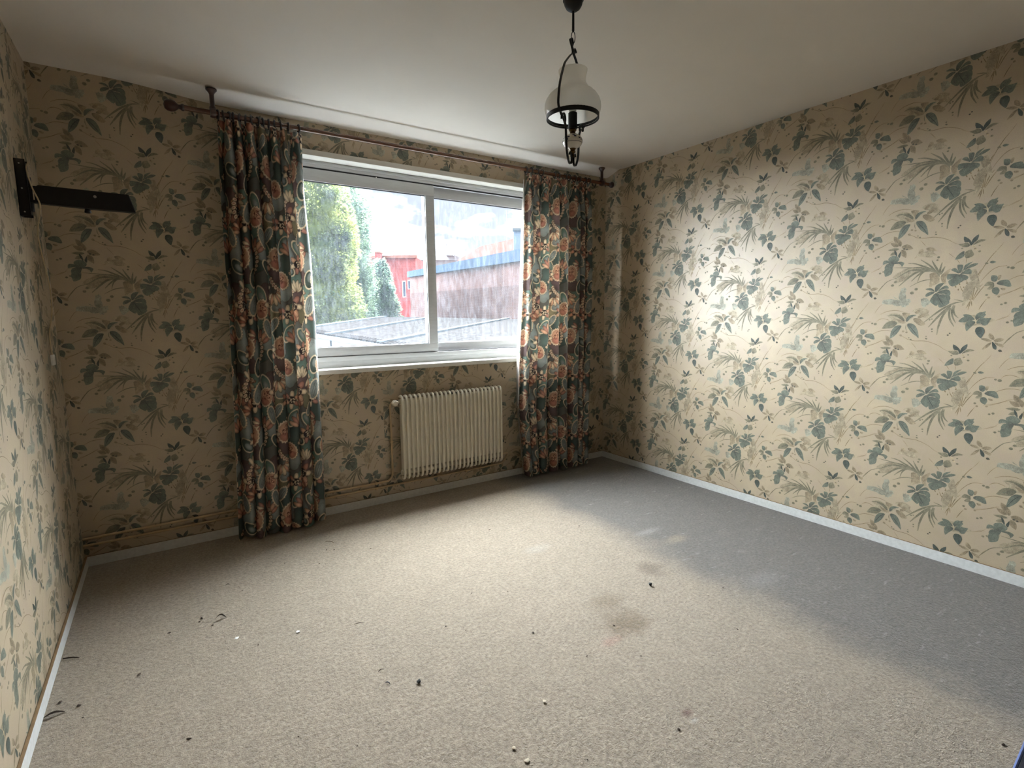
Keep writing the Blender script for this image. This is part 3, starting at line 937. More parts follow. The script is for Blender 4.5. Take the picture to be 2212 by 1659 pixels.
def sash(x0, x1, y0, y1, gx0, gx1, zt):
    bm = bmesh.new()
    box(bm, x0, x1, y0, y1, 1.044, 1.105, .003); box(bm, x0, x1, y0, y1, 2.160, zt, .003)
    box(bm, x0, gx0, y0, y1, 1.105, 2.160, .003); box(bm, gx1, x1, y0, y1, 1.105, 2.160, .003)
    s = bm_obj('sash', bm, MT['alu'], win, True)
    bm = bmesh.new()
    t = .004
    for a in ((gx0, gx1, 1.105, 1.105 + t), (gx0, gx1, 2.160 - t, 2.160), (gx0, gx0 + t, 1.105, 2.160), (gx1 - t, gx1, 1.105, 2.160)):
        box(bm, a[0], a[1], y0 + .006, y1 - .004, a[2], a[3])
    bm_obj('seal', bm, MT['seal'], s)
    bm = bmesh.new(); ym = (y0 + y1) / 2; 
    vs_ = [bm.verts.new((x, ym, z)) for x, z in ((gx0, 1.105), (gx1, 1.105), (gx1, 2.160), (gx0, 2.160))]; bm.faces.new(vs_)
    bm_obj('pane', bm, MT['glass'], s)
    return s
s1 = sash(FX0 + .03, -1.596, .100, .126, FX0 + .09, -1.666, 2.236)
s2 = sash(-1.668, FX1 - .03, .134, .160, -1.590, FX1 - .09, 2.236)
bm = bmesh.new(); box(bm, -1.70, -1.58, .124, .128, 1.03, 1.044, .001)
lathe(bm, [(0, 0), (.004, 0), (.004, -.006), (0, -.007)], (-2.02, .098, 2.238), 10, 'z'); bm_obj('stop', bm, MT['white'], win)
settle(win)
bm = bmesh.new()
box(bm, WX0 - .1, WX1 + .1, .19, .36, .90, .955, .004)
tag(bm_obj('trim_1', bm, MT['alu']), kind='structure')                # outside drip sill

# ------------------------------------------------------------------ curtain fabric: painted repeat, stored per vertex
def fabric_tile():
    TW, THh = .47, .505
    nx, ny = 376, 404
    X, Y = np.meshgrid((np.arange(nx) + .5) / nx * TW, (np.arange(ny) + .5) / ny * THh)
    img = np.zeros((ny, nx, 3)); img[:] = lin((92, 92, 86))
    r = np.random.default_rng(11)
    def local(cx, cy, ang):
        dx = (X - cx + TW / 2) % TW - TW / 2; dy = (Y - cy + THh / 2) % THh - THh / 2
        c, s = math.cos(ang), math.sin(ang)
        return dx * c + dy * s, -dx * s + dy * c
    def put(mask, c): img[mask] = c
    def blob(cx, cy, a, b, ang, c, edge=None, ew=.004, wob=0.0, nw=7, grad=0.0):
        u, v = local(cx, cy, ang)
        th = np.arctan2(v / b, u / a)
        k = 1 + wob * np.sin(nw * th + cx * 90)
        d = np.sqrt((u / a) ** 2 + (v / b) ** 2) / k
        if edge is not None: put(d < 1 + ew / min(a, b), lin(edge))
        m = d < 1
        cc = np.array(lin(c))
        img[m] = cc * (1 + grad * (.5 - d[m]))[:, None]
        return u, v, d
    OUT = (82, 56, 46); CR = (226, 206, 176); PE = (206, 162, 134); PK = (176, 126, 110); TE = (104, 124, 114); SL = (138, 144, 140); DG = (78, 90, 84); OL = (128, 122, 98); PL = (100, 82, 80); RU = (158, 104, 84); DK = (44, 36, 38)
    # broad background masses
    for cx, cy, a, b, an, c in ((.06, .10, .12, .07, .4, DG), (.22, .42, .10, .09, -.4, PL), (.38, .24, .09, .12, .6, DG), (.10, .30, .10, .08, 1.0, TE), (.33, .06, .10, .06, -.2, PL), (.42, .44, .08, .07, .9, TE),
                               (.18, .18, .06, .08, .2, SL), (.30, .33, .06, .05, .5, OL), (.03, .46, .07, .05, .1, SL), (.26, .02, .06, .04, .6, TE), (.44, .13, .05, .06, -.5, SL)):
        blob(cx, cy, a, b, an, c, edge=OUT, ew=.002, wob=.12, nw=5, grad=.5)
    # crescent swooshes: cream rim, teal body
    for cx, cy, a, b, an, c in ((.05, .22, .055, .03, .9, TE), (.20, .09, .05, .028, -.7, DG), (.36, .38, .055, .03, .3, SL), (.28, .20, .05, .026, 2.2, TE), (.44, .03, .05, .028, 1.4, DG), (.13, .44, .05, .028, -1.2, TE)):
        blob(cx, cy, a, b, an, c, edge=CR, ew=.005, grad=.6)
        u, v, d = blob(cx + .012 * math.cos(an), cy + .012 * math.sin(an), a * .55, b * .5, an, SL, grad=.4)
    # fan petals
    def fan(cx, cy, rad, a0, a1, n, c, c2):
        for k in range(n):
            an = a0 + (a1 - a0) * (k + .5) / n
            blob(cx + math.cos(an) * rad * .62, cy + math.sin(an) * rad * .62, rad * .42, rad * .62 * abs(a1 - a0) / n * .55, an, c if k % 2 else c2, edge=OUT, ew=.0016, grad=.7)
    fan(.10, .16, .085, .3, 2.9, 6, PE, PK)
    fan(.33, .46, .075, -2.6, .2, 6, PE, CR)
    fan(.24, .28, .060, 1.2, 3.6, 5, RU, PE)
    fan(.43, .20, .060, 2.0, 4.4, 5, CR, PK)
    # pomegranates: serrated cream rim, peach flesh, dark seed cluster, red foot
    for cx, cy, s, an in ((.36, .14, .060, 1.45), (.13, .36, .052, 1.2), (.02, .02, .048, 1.9)):
        blob(cx, cy, s * 1.12, s * .92, an, CR, edge=OUT, ew=.0015, wob=.05, nw=18)
        blob(cx, cy, s * .98, s * .78, an, PE, wob=.03, nw=18, grad=.5)
        blob(cx - .5 * s * math.cos(an), cy - .5 * s * math.sin(an), s * .42, s * .6, an, (180, 124, 106), grad=.4)
        for k in range(34):
            rr = s * .55 * math.sqrt(r.random()); t = r.random() * 6.283
            px, py = cx + .2 * s * math.cos(an) + rr * math.cos(t) * .8, cy + .2 * s * math.sin(an) + rr * math.sin(t)
            blob(px, py, .0036, .0026, t, (92, 44, 34))
    # dark flower centres with cream dots
    for cx, cy, s in ((.22, .38, .036), (.045, .33, .030), (.40, .33, .030), (.27, .115, .030)):
        for k in range(6):
            an = k * 1.047 + cx * 9
            blob(cx + math.cos(an) * s * 1.15, cy + math.sin(an) * s * 1.15, s * .75, s * .42, an, (PE, CR, PK)[k % 3], edge=OUT, ew=.0016, grad=.6)
        blob(cx, cy, s * .85, s * .8, 0, DK)
        for k in range(16):
            rr = s * .7 * math.sqrt(r.random()); t = r.random() * 6.283
            blob(cx + rr * math.cos(t), cy + rr * math.sin(t), .0038, .0030, t, CR)
    # paisleys: wavy cream rim, grey body, rope line
    for cx, cy, a, b, an in ((.43, .385, .062, .030, 1.25), (.17, .25, .055, .026, 1.9), (.31, .27, .05, .024, .9)):
        blob(cx, cy, a * 1.1, b * 1.2, an, CR, edge=OUT, ew=.0015, wob=.07, nw=20)
        u, v, d = blob(cx, cy, a * .95, b * .92, an, SL, grad=.5)
        m = (np.abs(v - .006 * np.sign(np.sin(u * 700))) < .0022) & (d < .75)
        put(m, lin(DK))
    # rows of seeds on plum bands
    for cx, cy, R_, a0, a1 in ((.30, .40, .10, 2.2, 3.6), (.02, .14, .10, -.9, .5), (.40, .05, .09, 3.4, 4.6)):
        for k in range(7):
            an = a0 + (a1 - a0) * k / 6
            blob(cx + R_ * math.cos(an), cy + R_ * math.sin(an), .013, .0085, an + .5, CR, edge=OUT, ew=.003)
            blob(cx + R_ * math.cos(an), cy + R_ * math.sin(an), .007, .004, an + .5, PK)
    # cream lotus petals
    for k in range(5):
        an = .4 + k * .45
        blob(.245 + .032 * math.cos(an), .465 + .032 * math.sin(an), .034, .011, an, CR, edge=OUT, ew=.0016, grad=.5)
    # vein lines and speckle
    for k in range(60):
        cx, cy, an = r.random() * TW, r.random() * THh, r.random() * 3.14
        u, v = local(cx, cy, an)
        m = (np.abs(v - 14 * u * u) < .0007) & (np.abs(u) < .02)
        img[m] *= .55
    img *= 1 + .10 * (r.random((ny, nx, 1)) - .5)
    img = (img + np.roll(img, 1, 0) + np.roll(img, 1, 1) + np.roll(np.roll(img, 1, 0), 1, 1)) / 4
    return img, TW, THh
FAB, FW, FH = fabric_tile()

RY = -.14                                                            # curtain pole line
RODZ = float(on_y(560, 262, RY)[2])
def edge_curve(pix):
    q = [on_y(u, v, RY) for u, v in pix]
    z = np.array([p[2] for p in q]); x = np.array([p[0] for p in q]); o = np.argsort(z)
    return z[o], x[o]

def curtain(name, label, left, right, nfold, seed, lining_side, uoff):
    r = np.random.default_rng(seed)
    lz, lx = edge_curve(left); rz, rx = edge_curve(right)
    ns, nz = 460, 720
    s = np.linspace(0, 1, ns)
    z = np.linspace(.018, RODZ - .022, nz)
    ztop = z[-1]
    ph = np.cumsum(np.concatenate([[0], 1 + .45 * np.interp(np.linspace(0, 1, ns - 1), np.linspace(0, 1, 12), r.uniform(-1, 1, 12))]))
    ph = ph / ph[-1] * nfold
    S_, Z = np.meshgrid(s, z)
    PHI = np.tile(2 * np.pi * ph, (nz, 1)) + .25 * np.sin(Z * 1.7 + seed) * np.sin(np.pi * S_) + .9
    xl = np.interp(Z, lz, lx); xr = np.interp(Z, rz, rx)
    amp_n = np.interp(s, np.linspace(0, 1, 9), r.uniform(.75, 1.25, 9))
    hz = (ztop - Z)
    head = np.exp(-(hz / .16) ** 2)
    A = (.043 + .009 * np.sin(Z * 2.1 + seed)) * amp_n[None, :] * (1 - .62 * head)
    wid = (xr - xl)
    sp = wid / nfold
    B = sp / (2 * np.pi) * 1.85 * (1 - .75 * head)
    frontph = np.cos(PHI) + .16 * np.cos(2 * PHI + 1.1)
    X = xl + wid * S_ + B * np.sin(PHI) * np.minimum(1, np.minimum(S_, 1 - S_) * 14)
    Yf = RY + .012 - A * frontph
    # gathered heading: sharper double pleats near the top
    Yf += -.011 * head * np.cos(2 * PHI + .6) * (hz > .0)
    X += .004 * head * np.sin(2 * PHI)
    # slow hanging irregularity
    Yf += .006 * np.sin(Z * 3.1 + S_ * 7 + seed) * (1 - head)
    Zv = Z + (.012 * np.cos(PHI * .5 + seed) + .008 * np.sin(S_ * 9)) * np.exp(-Z / .12)
    Zv = np.maximum(Zv, .006)
    # cloth coordinate across the folds
    mid = nz // 2
    du = np.sqrt(np.diff(X[mid]) ** 2 + np.diff(Yf[mid]) ** 2)
    U = np.concatenate([[0], np.cumsum(du)]) + uoff
    fu = (U % FW) / FW * FAB.shape[1] - .5; fv = ((Z[:, 0] + .02) % FH) / FH * FAB.shape[0] - .5
    u0i, v0i = np.floor(fu).astype(int), np.floor(fv).astype(int); fu -= u0i; fv -= v0i
    nu_, nv_ = FAB.shape[1], FAB.shape[0]
    def pick_(dv, du_): return FAB[np.ix_((v0i + dv) % nv_, (u0i + du_) % nu_)]
    wu, wv = fu[None, :, None], fv[:, None, None]
    colr = (pick_(0, 0) * (1 - wu) * (1 - wv) + pick_(0, 1) * wu * (1 - wv) + pick_(1, 0) * (1 - wu) * wv + pick_(1, 1) * wu * wv).reshape(-1, 3)
    root = empty(name, (float((lx[0] + rx[0]) / 2), RY, 0.0))
    tag(root, label, 'curtain')
    verts = np.stack([X.ravel(), Yf.ravel(), Zv.ravel()], 1)
    idx = np.arange(ns * nz).reshape(nz, ns)
    quads = np.stack([idx[:-1, :-1], idx[:-1, 1:], idx[1:, 1:], idx[1:, :-1]], -1).reshape(-1, 4)
    me = bpy.data.meshes.new('fabric')
    me.vertices.add(len(verts)); me.vertices.foreach_set('co', verts.astype(np.float32).ravel())
    me.loops.add(quads.size); me.loops.foreach_set('vertex_index', quads.astype(np.int32).ravel())
    me.polygons.add(len(quads)); me.polygons.foreach_set('loop_start', np.arange(0, quads.size, 4, dtype=np.int32))
    me.polygons.foreach_set('use_smooth', np.ones(len(quads), bool))
    me.update(calc_edges=True); me.validate()
    me.materials.append(MT['fabric'])
    ca = me.color_attributes.new('ink', 'FLOAT_COLOR', 'POINT')
    c4 = np.ones((len(verts), 4), np.float32); c4[:, :3] = colr
    ca.data.foreach_set('color', c4.ravel())
    fo = bpy.data.objects.new('fabric', me); COL.objects.link(fo); fo.parent = root
    # lining sheet behind, showing as a pale edge on the window side
    st, zt = 2, 16
    Xl = X[::zt, ::st].copy(); Yl = Yf[::zt, ::st] + .007; Zl = Zv[::zt, ::st] + .004
    if lining_side > 0: Xl[:, -6:] += .004 * np.linspace(0, 1, 6)
    else: Xl[:, :6] -= .004 * np.linspace(1, 0, 6)
    ids = np.arange(Xl.size).reshape(Xl.shape)
    qd = np.stack([ids[:-1, :-1], ids[:-1, 1:], ids[1:, 1:], ids[1:, :-1]], -1).reshape(-1, 4)
    mesh_obj('lining', np.stack([Xl.ravel(), Yl.ravel(), Zl.ravel()], 1), qd.tolist(), MT['lining'], root, True)
    return root

def ring_mesh(rot):
    bm = bmesh.new()
    R_, t = .0215, .0045
    for i in range(20):
        a = 2 * math.pi * i / 20
        for k in range(8):
            b_ = 2 * math.pi * k / 8
            rr = R_ + t * math.cos(b_)
            bm.verts.new((t * 1.1 * math.sin(b_), rr * math.cos(a), rr * math.sin(a)))
    bm.verts.ensure_lookup_table()
    for i in range(20):
        for k in range(8):
            bm.faces.new([bm.verts[j] for j in (i * 8 + k, i * 8 + (k + 1) % 8, ((i + 1) % 20) * 8 + (k + 1) % 8, ((i + 1) % 20) * 8 + k)])
    # small screw eye below the ring
    lathe(bm, [(0, -.026), (.0025, -.026), (.0025, -.034), (0, -.035)], (0, 0, 0), 8)
    return bm
cl = curtain('curtain', 'floral lined curtain hanging left of the window, wider with dark deep folds', [(467, 250), (478, 450), (496, 700), (508, 950), (516, 1165)],
             [(652, 292), (661, 420), (676, 560), (685, 700), (696, 900), (708, 1135)], 7.4, 3, 1, .05)
cr = curtain('curtain', 'floral lined curtain hanging right of the window near the corner, partly sunlit', [(1134, 382), (1131, 450), (1128, 620), (1123, 760), (1121, 880), (1132, 1025)],
             [(1279, 402), (1278, 560), (1276, 760), (1271, 1003)], 8.2, 5, -1, .21)
ring0 = None
def rings(root, pxs):
    global ring0
    for u in pxs:
        x = float(on_y(u, 262 + (u - 560) * .197, RY)[0])
        if ring0 is None:
            o = bm_obj('ring', ring_mesh(0), MT['ring'], root, True); ring0 = o
        else:
            o = ring0.copy(); COL.objects.link(o); o.parent = root
        o.location = (x, RY, RODZ - .003)
        o.rotation_euler = (0, random.uniform(-.12, .12), random.uniform(-.3, .3))
rings(cl, [470, 482, 494, 503, 517, 530, 543, 556, 567, 580, 593, 606, 622, 645])
rings(cr, [1136, 1147, 1160, 1170, 1198, 1207, 1220, 1229, 1241, 1251, 1264, 1272])
settle(cl); settle(cr)

# ------------------------------------------------------------------ curtain pole
XL, XR = float(on_y(392, 226, RY)[0]), float(on_y(1318, 398, RY)[0])
rod = empty('curtain_rod', ((XL + XR) / 2, RY, RODZ)); tag(rod, 'brown wooden curtain pole with ball ends across the window wall', 'curtain rod')
bm = bmesh.new(); lathe(bm, [(0, 0), (.013, 0), (.013, XR - XL), (0, XR - XL)], (XL, RY, RODZ), 20, 'x'); bm_obj('pole', bm, MT['pole'], rod, True)
fin = [(.0, 0), (.017, 0), (.019, .006), (.017, .012), (.012, .016), (.011, .024), (.017, .030), (.026, .040), (.031, .056), (.029, .072), (.02, .085), (0, .090)]
bm = bmesh.new(); lathe(bm, [(r_ * .95, -h) for r_, h in fin], (XL + .01, RY, RODZ), 20, 'x'); bm_obj('finial', bm, MT['wood'], rod, True)
bm = bmesh.new(); lathe(bm, [(r_ * .84, h * .62) for r_, h in fin], (XR - .02, RY, RODZ), 20, 'x'); bm_obj('finial', bm, MT['wood'], rod, True)
for u, v, zc in ((460, 243, H + .003), (1300, 390, H + .003)):
    x = float(on_y(u, v, RY)[0])
    bm = bmesh.new()
    dz = zc - RODZ
    lathe(bm, [(0, dz), (.026, dz), (.027, dz - .006), (.020, dz - .014), (.014, dz - .022), (.0115, dz - .03), (.0115, .032), (.016, .026), (.016, .012)], (x, RY, RODZ), 18)
    lathe(bm, [(.0135, -.014), (.0225, -.014), (.025, -.006), (.025, .006), (.0225, .014), (.0135, .014)], (x, RY, RODZ), 18, 'x', cap=False)
    bm_obj('bracket', bm, MT['wood'], rod, True)
settle(rod)

# ------------------------------------------------------------------ radiator
RFY, RBY = -.105, -.035
rx0 = float(on_y(867, 858, RFY)[0]); rx1 = float(on_y(1086, 836, RFY)[0])
rzt = float(on_y(970, 846, RFY)[2]); rzb = float(on_y(980, 1017, RFY)[2])
rad = empty('radiator', ((rx0 + rx1) / 2, -.07, rzb)); tag(rad, 'cream ribbed steel column radiator below the window sill', 'radiator')
NF = 25
pitch = (rx1 - rx0 - .02) / (NF - 1)
f0 = None
for i in range(NF):
    x = rx0 + .01 + i * pitch
    if f0 is None:
        bm = bmesh.new()
        q = .028
        path = [(0, RBY - .012, rzt - .01)]
        path += [(0, RFY + .010 + q - q * math.sin(a), rzt - q - .004 + q * math.cos(a)) for a in np.linspace(.0, math.pi / 2, 6)]
        path += [(0, RFY + .010, rzb + q * 1.0)]
        path += [(0, RFY + .010 + q - q * math.cos(a), rzb + q + .003 - q * math.sin(a)) for a in np.linspace(0, math.pi / 2, 6)]
        path += [(0, RBY - .012, rzb + .008)]
        tube(bm, path, .0088, 8)
        box(bm, -.0025, .0025, RFY + .012, RBY - .006, rzb + .03, rzt - .03)
        f0 = bm_obj('fin', bm, MT['rad'], rad, True); o = f0
    else:
        o = f0.copy(); COL.objects.link(o); o.parent = rad
    o.location = (x, 0, 0)
ym = -.062
for zz in (rzt - .045, rzb + .045):
    bm = bmesh.new(); lathe(bm, [(0, 0), (.019, 0), (.019, rx1 - rx0), (0, rx1 - rx0)], (rx0, ym, zz), 14, 'x')
    bm_obj('header', bm, MT['rad'], rad, True)
bm = bmesh.new(); box(bm, rx0 + .004, rx1 - .004, RFY + .019, RFY + .024, rzb + .07, rzt - .035, .001); bm_obj('panel', bm, MT['rad'], rad)
for xb in (rx0 + .12, rx1 - .12):
    bm = bmesh.new(); box(bm, xb - .012, xb + .012, -.05, -.002, rzt - .12, rzt - .09); bm_obj('wall_hook', bm, MT['rad'], rad)
bm = bmesh.new()
lathe(bm, [(0, 0), (.006, 0), (.006, .014), (0, .014)], (rx1, ym, rzt - .045), 8, 'x'); bm_obj('bleed_plug', bm, MT['seal'], rad)
vp = on_y(850, 870, ym)
bm = bmesh.new()
lathe(bm, [(0, 0), (.009, 0), (.009, rx0 - float(vp[0]) + .01), (0, rx0 - float(vp[0]) + .01)], (float(vp[0]), ym, rzt - .045), 12, 'x')
vb = bm_obj('valve', bm, MT['rad'], rad, True)
bm = bmesh.new()
lathe(bm, [(0, .0), (.017, 0), (.021, -.006), (.021, -.030), (.017, -.036), (0, -.037)], (float(vp[0]), ym - .008, rzt - .045), 8, 'y')
bm_obj('knob', bm, MT['valve'], vb, False)
settle(rad)

# ------------------------------------------------------------------ heating pipes along the wall
PY = -.024
zu, zlw = float(on_y(450, 1114, PY)[2]), float(on_y(450, 1127, PY)[2])
xr_ = float(vp[0]) - .012
xe = float(on_y(1093, 990, PY)[0])
pu = empty('heating_pipe', (-2.9, PY, zu)); tag(pu, 'upper painted heating pipe rising to the radiator valve', 'pipe')
bm = bmesh.new()
tube(bm, smooth_path([(-W + .003, PY, zu), (-3.0, PY, zu + .001), (-2.4, PY, zu), (xr_ - .07, PY, zu), (xr_ - .03, PY, zu + .006), (xr_ - .006, PY, zu + .032), (xr_, PY, zu + .075), (xr_ + .001, PY, .40), (xr_, PY, rzt - .12), (xr_, PY - .004, rzt - .07), (xr_ + .004, ym + .008, rzt - .047), (float(vp[0]) + .005, ym, rzt - .045)], 6), .0075, 10)
bm_obj('tube', bm, MT['pipe'], pu, True)
pl = empty('heating_pipe', (-2.4, PY, zlw)); tag(pl, 'lower painted heating pipe running under the radiator', 'pipe')
bm = bmesh.new()
tube(bm, smooth_path([(-W + .003, PY, zlw), (-3.0, PY, zlw), (-2.2, PY, zlw + .002), (-1.5, PY, zlw + .004), (xe - .08, PY, zlw + .006), (xe - .03, PY, zlw + .015), (xe - .004, PY, zlw + .045), (xe - .002, PY - .01, rzb + .02), (xe - .01, ym + .01, rzb + .043), (rx1 - .003, ym, rzb + .045)], 6), .0068, 10)
bm_obj('tube', bm, MT['pipe'], pl, True)
for x in (float(on_y(417, 1130, PY)[0]), float(on_y(813, 1050, PY)[0]), -1.45):
    for root, zz in ((pu, zu), (pl, zlw)):
        if root is pu and x > xr_ - .05: continue
        bm = bmesh.new(); box(bm, x - .006, x + .006, PY - .0095, -.001, zz - .0098, zz + .0098, .002); bm_obj('clip', bm, MT['pipe'], root, True)
bm = bmesh.new(); box(bm, xr_ - .011, xr_ + .011, PY - .0095, -.001, .43, .442, .002); bm_obj('clip', bm, MT['pipe'], pu, True)
settle(pu); settle(pl)

# ------------------------------------------------------------------ pendant lamp
LX, LY = -1.888, -1.776
_p = np.array([LX, LY]) - CAM[:2]
LD = float(np.hypot(*_p)); VV = _p / LD; RR = np.array([VV[1], -VV[0]])
def lz(crop_y, near=0.0):
    """height on the lamp axis seen at this image row (rows of a 4.367x crop); near = metres towards the viewer"""
    v = crop_y / 4.3667
    lo, hi = 1.5, 2.7
    for _ in range(40):
        m_ = (lo + hi) / 2
        q = np.array([LX - VV[0] * near, LY - VV[1] * near, m_]) - CAM
        pv = 829.5 - F_PX * (q @ UPV) / (q @ FWD)
        if pv > v: lo = m_
        else: hi = m_
    return (lo + hi) / 2
def lp(dr, dn, z):   # right offset, towards-viewer offset
    return Vector((LX + RR[0] * dr - VV[0] * dn, LY + RR[1] * dr - VV[1] * dn, z))
lamp = empty('pendant_lamp', (LX, LY, H)); tag(lamp, 'black wrought iron pendant lamp with opal glass shade hanging from ceiling', 'lamp')
zc = H + .008
zcb = lz(107)
bm = bmesh.new(); hh = zc - zcb
lathe(bm, [(0, 0), (.006, 0), (.016, .002), (.027, .010), (.034, .022), (.038, .040), (.040, hh * .8), (.040, hh)], (LX, LY, zcb), 28)
bm_obj('canopy', bm, MT['iron'], lamp, True)
z1, z2, z3, z4 = lz(107), lz(300), lz(318), lz(410)
bm = bmesh.new(); lathe(bm, [(0, 0), (.0038, 0), (.0052, .004), (.0045, z1 - z2 + .004), (0, z1 - z2 + .004)], (LX, LY, z2), 12); bm_obj('stem', bm, MT['iron'], lamp, True)
bm = bmesh.new()
zm, hl = (z2 + z4) / 2, (z2 - z4) / 2
tube(bm, [lp(.0075 * math.sin(a), 0, zm + hl * 1.04 * math.cos(a)) for a in np.linspace(0, 2 * math.pi, 21)], .0017, 8); bm_obj('chain_link', bm, MT['iron'], lamp, True)
RC = lz(1107)                                                         # ring height
Rr = .1025
AZ = (-.47, .88)
def strap(sgn):
    def q(rho, z): return lp(AZ[0] * rho * sgn, AZ[1] * rho * sgn, z)
    def zz(cy, rho): return lz(cy, .0)
    zt = lz(455)
    def zi(t): return zt + (RC - zt) * t
    pts = []
    # top scroll
    sc_c = lz(415) if sgn > 0 else lz(490)
    for a in np.linspace(-2.6, 1.3, 10):
        r_ = .010 + .0012 * a
        pts.append(q(.011 + r_ * math.sin(a) , sc_c + r_ * 1.5 * math.cos(a)) if sgn > 0 else q(.011 + r_ * math.sin(a), sc_c + r_ * 1.5 * math.cos(a)))
    # the two straps cross at the neck and swing out to the ring
    body = [q(.001, zi(.05)), q(.022, zi(.13)), q(.046, zi(.22)), q(.067, zi(.31)), q(.085, zi(.45)), q(.098, zi(.57)), q(.1075, zi(.70)), q(Rr + .0125, zi(.88)), q(Rr + .010, zi(.96)), q(Rr + .001, RC - .006)]
    pts += body
    bm = bmesh.new(); side = (VV[1] * 0 + RR[0] * AZ[1] + VV[0] * AZ[0], RR[1] * AZ[1] + VV[1] * AZ[0], 0)
    tube(bm, smooth_path(pts, 4), 0, flat=(.0042, .0016, side)); bm_obj('strap', bm, MT['iron'], lamp, True)
    # lower arm: scroll under the ring, then down to the bottom
    zb = lz(1440)
    pts = []
    c0 = (Rr - .024, RC - .026)
    for a in np.linspace(-.2, 3.6, 9):
        pts.append(q(c0[0] + .014 * math.cos(a) * 1.0 - .004, c0[1] + .020 * math.sin(a)))
    pts = pts[::-1]
    low = [q(Rr - .002, RC - .004), q(Rr - .010, RC - .014), q(.072, RC - .028), q(.057, RC - .05), q(.053, RC - .09), q(.052, lz(1340)), q(.049, lz(1430)), q(.039, lz(1505)), q(.024, lz(1553)), q(.010, lz(1540)), q(.008, lz(1480)), q(.018, lz(1445)), q(.024, lz(1470))]
    bm = bmesh.new(); tube(bm, smooth_path(low, 4), 0, flat=(.0042, .0016, side)); bm_obj('lower_arm', bm, MT['iron'], lamp, True)
    bm = bmesh.new(); tube(bm, smooth_path(pts, 3), 0, flat=(.0042, .0014, side)); bm_obj('scroll', bm, MT['iron'], lamp, True)
strap(1); strap(-1)
bm = bmesh.new(); lathe(bm, [(Rr - .003, -.008), (Rr + .001, -.008), (Rr + .001, .008), (Rr - .003, .008), (Rr - .003, -.008)], (LX, LY, RC), 48, cap=False)
bm_obj('ring', bm, MT['iron'], lamp, True)
zn, ztop_ = lz(800), lz(665)
prof = [(Rr - .004, RC - .004), (Rr + .001, RC + .008), (.1075, RC + .018), (.1105, RC + .032), (.1095, RC + .048), (.104, RC + .064), (.094, RC + .079), (.080, RC + .092), (.064, RC + .103)]
prof += [(.0535, zn), (.050, zn + .008), (.0495, zn + .018), (.052, zn + .034), (.0555, ztop_ - .006), (.0565, ztop_)]
bm = bmesh.new(); pr = [(a, b - RC) for a, b in prof]
lathe(bm, pr, (LX, LY, RC), 56, cap=False); bm_obj('shade', bm, MT['opal'], lamp, True)
zs0, zs1 = lz(1215), lz(1068)
bm = bmesh.new(); lathe(bm, [(0, 0), (.0175, 0), (.0175, zs1 - zs0), (.0155, zs1 - zs0 + .002), (0, zs1 - zs0 + .002)], (LX, LY, zs0), 24); bm_obj('socket', bm, MT['iron'], lamp, True)
bm = bmesh.new(); lathe(bm, [(.008, 0), (.014, .006), (.019, .022), (.017, .036), (.008, .05), (0, .054)], (LX, LY, zs1 + .002), 20); bm_obj('bulb', bm, MT['bulb'], lamp, True)
zg = lz(1335); rg = .039
bm = bmesh.new(); lathe(bm, [(0, zs0 - zg), (.013, zs0 - zg), (.016, zs0 - zg - .006), (.011, zs0 - zg - .012), (.012, .026), (.0, .026)], (LX, LY, zg), 20); bm_obj('brass_fitting', bm, MT['brass'], lamp, True)
bm = bmesh.new()
lathe(bm, [(0, -.026), (.014, -.026), (.010, -.034), (.013, -.040), (.006, -.048), (.010, -.056), (0, -.062)], (LX, LY, zg), 20); bm_obj('brass_fitting', bm, MT['brass'], lamp, True)
bm = bmesh.new(); lathe(bm, [(rg * math.cos(a), .029 * math.sin(a)) for a in np.linspace(-1.2, 1.2, 17)], (LX, LY, zg), 36); ball = bm_obj('porcelain_ball', bm, MT['porcelain'], lamp, True)
bm = bmesh.new()
lathe(bm, [(rg * math.cos(a) + .0004, .029 * math.sin(a)) for a in (-.30, -.25)], (LX, LY, zg), 36, cap=False)
rr_ = np.random.default_rng(2)
for k in range(9):                                                    # painted blue landscape blots
    th = k * .7
    for j in range(4):
        t2, e2 = th + rr_.uniform(-.16, .16), rr_.uniform(-.05, .65)
        c = [(rg + .0005) * math.cos(e2) * math.cos(t2), (rg + .0005) * math.cos(e2) * math.sin(t2), .0295 * math.sin(e2)]
        s_ = rr_.uniform(.10, .22)
        vv = []
        for a in range(6):
            tt, ee = t2 + s_ * math.cos(a * 1.047), e2 + s_ * .6 * math.sin(a * 1.047)
            vv.append(bm.verts.new((LX + (rg + .0005) * math.cos(ee) * math.cos(tt), LY + (rg + .0005) * math.cos(ee) * math.sin(tt), zg + .0294 * math.sin(ee))))
        bm.faces.new(vv)
bm_obj('painted_band', bm, MT['delft'], ball)
settle(lamp)

# ------------------------------------------------------------------ black wall bracket (screen mount) on the left wall
tv = empty('wall_bracket', (-W, -.50, 1.74)); tag(tv, 'black metal screen mount arm fixed high on the left wall', 'wall bracket')
bm = bmesh.new()
zt0, zb0 = float(on_x(30, 336, -W + .01)[2]), float(on_x(44, 461, -W + .01)[2])
py0, py1 = -.525, -.475
box(bm, -W + .0005, -W + .005, py0, py1, zb0, zt0, .001); box(bm, -W + .0005, -W + .034, py0, py0 + .004, zb0, zt0, .001); box(bm, -W + .0005, -W + .034, py1 - .004, py1, zb0, zt0, .001)
box(bm, -W + .030, -W + .034, py0, py1, zb0 + .01, zt0 - .01, .001)
bm_obj('wall_plate', bm, MT['blackmetal'], tv)
ax0, ax1 = -W + .03, float(on_y(292, 440, -.5)[0])
azt, azb = float(on_y(170, 410, -.5)[2]), float(on_y(170, 447, -.5)[2])
bm = bmesh.new()
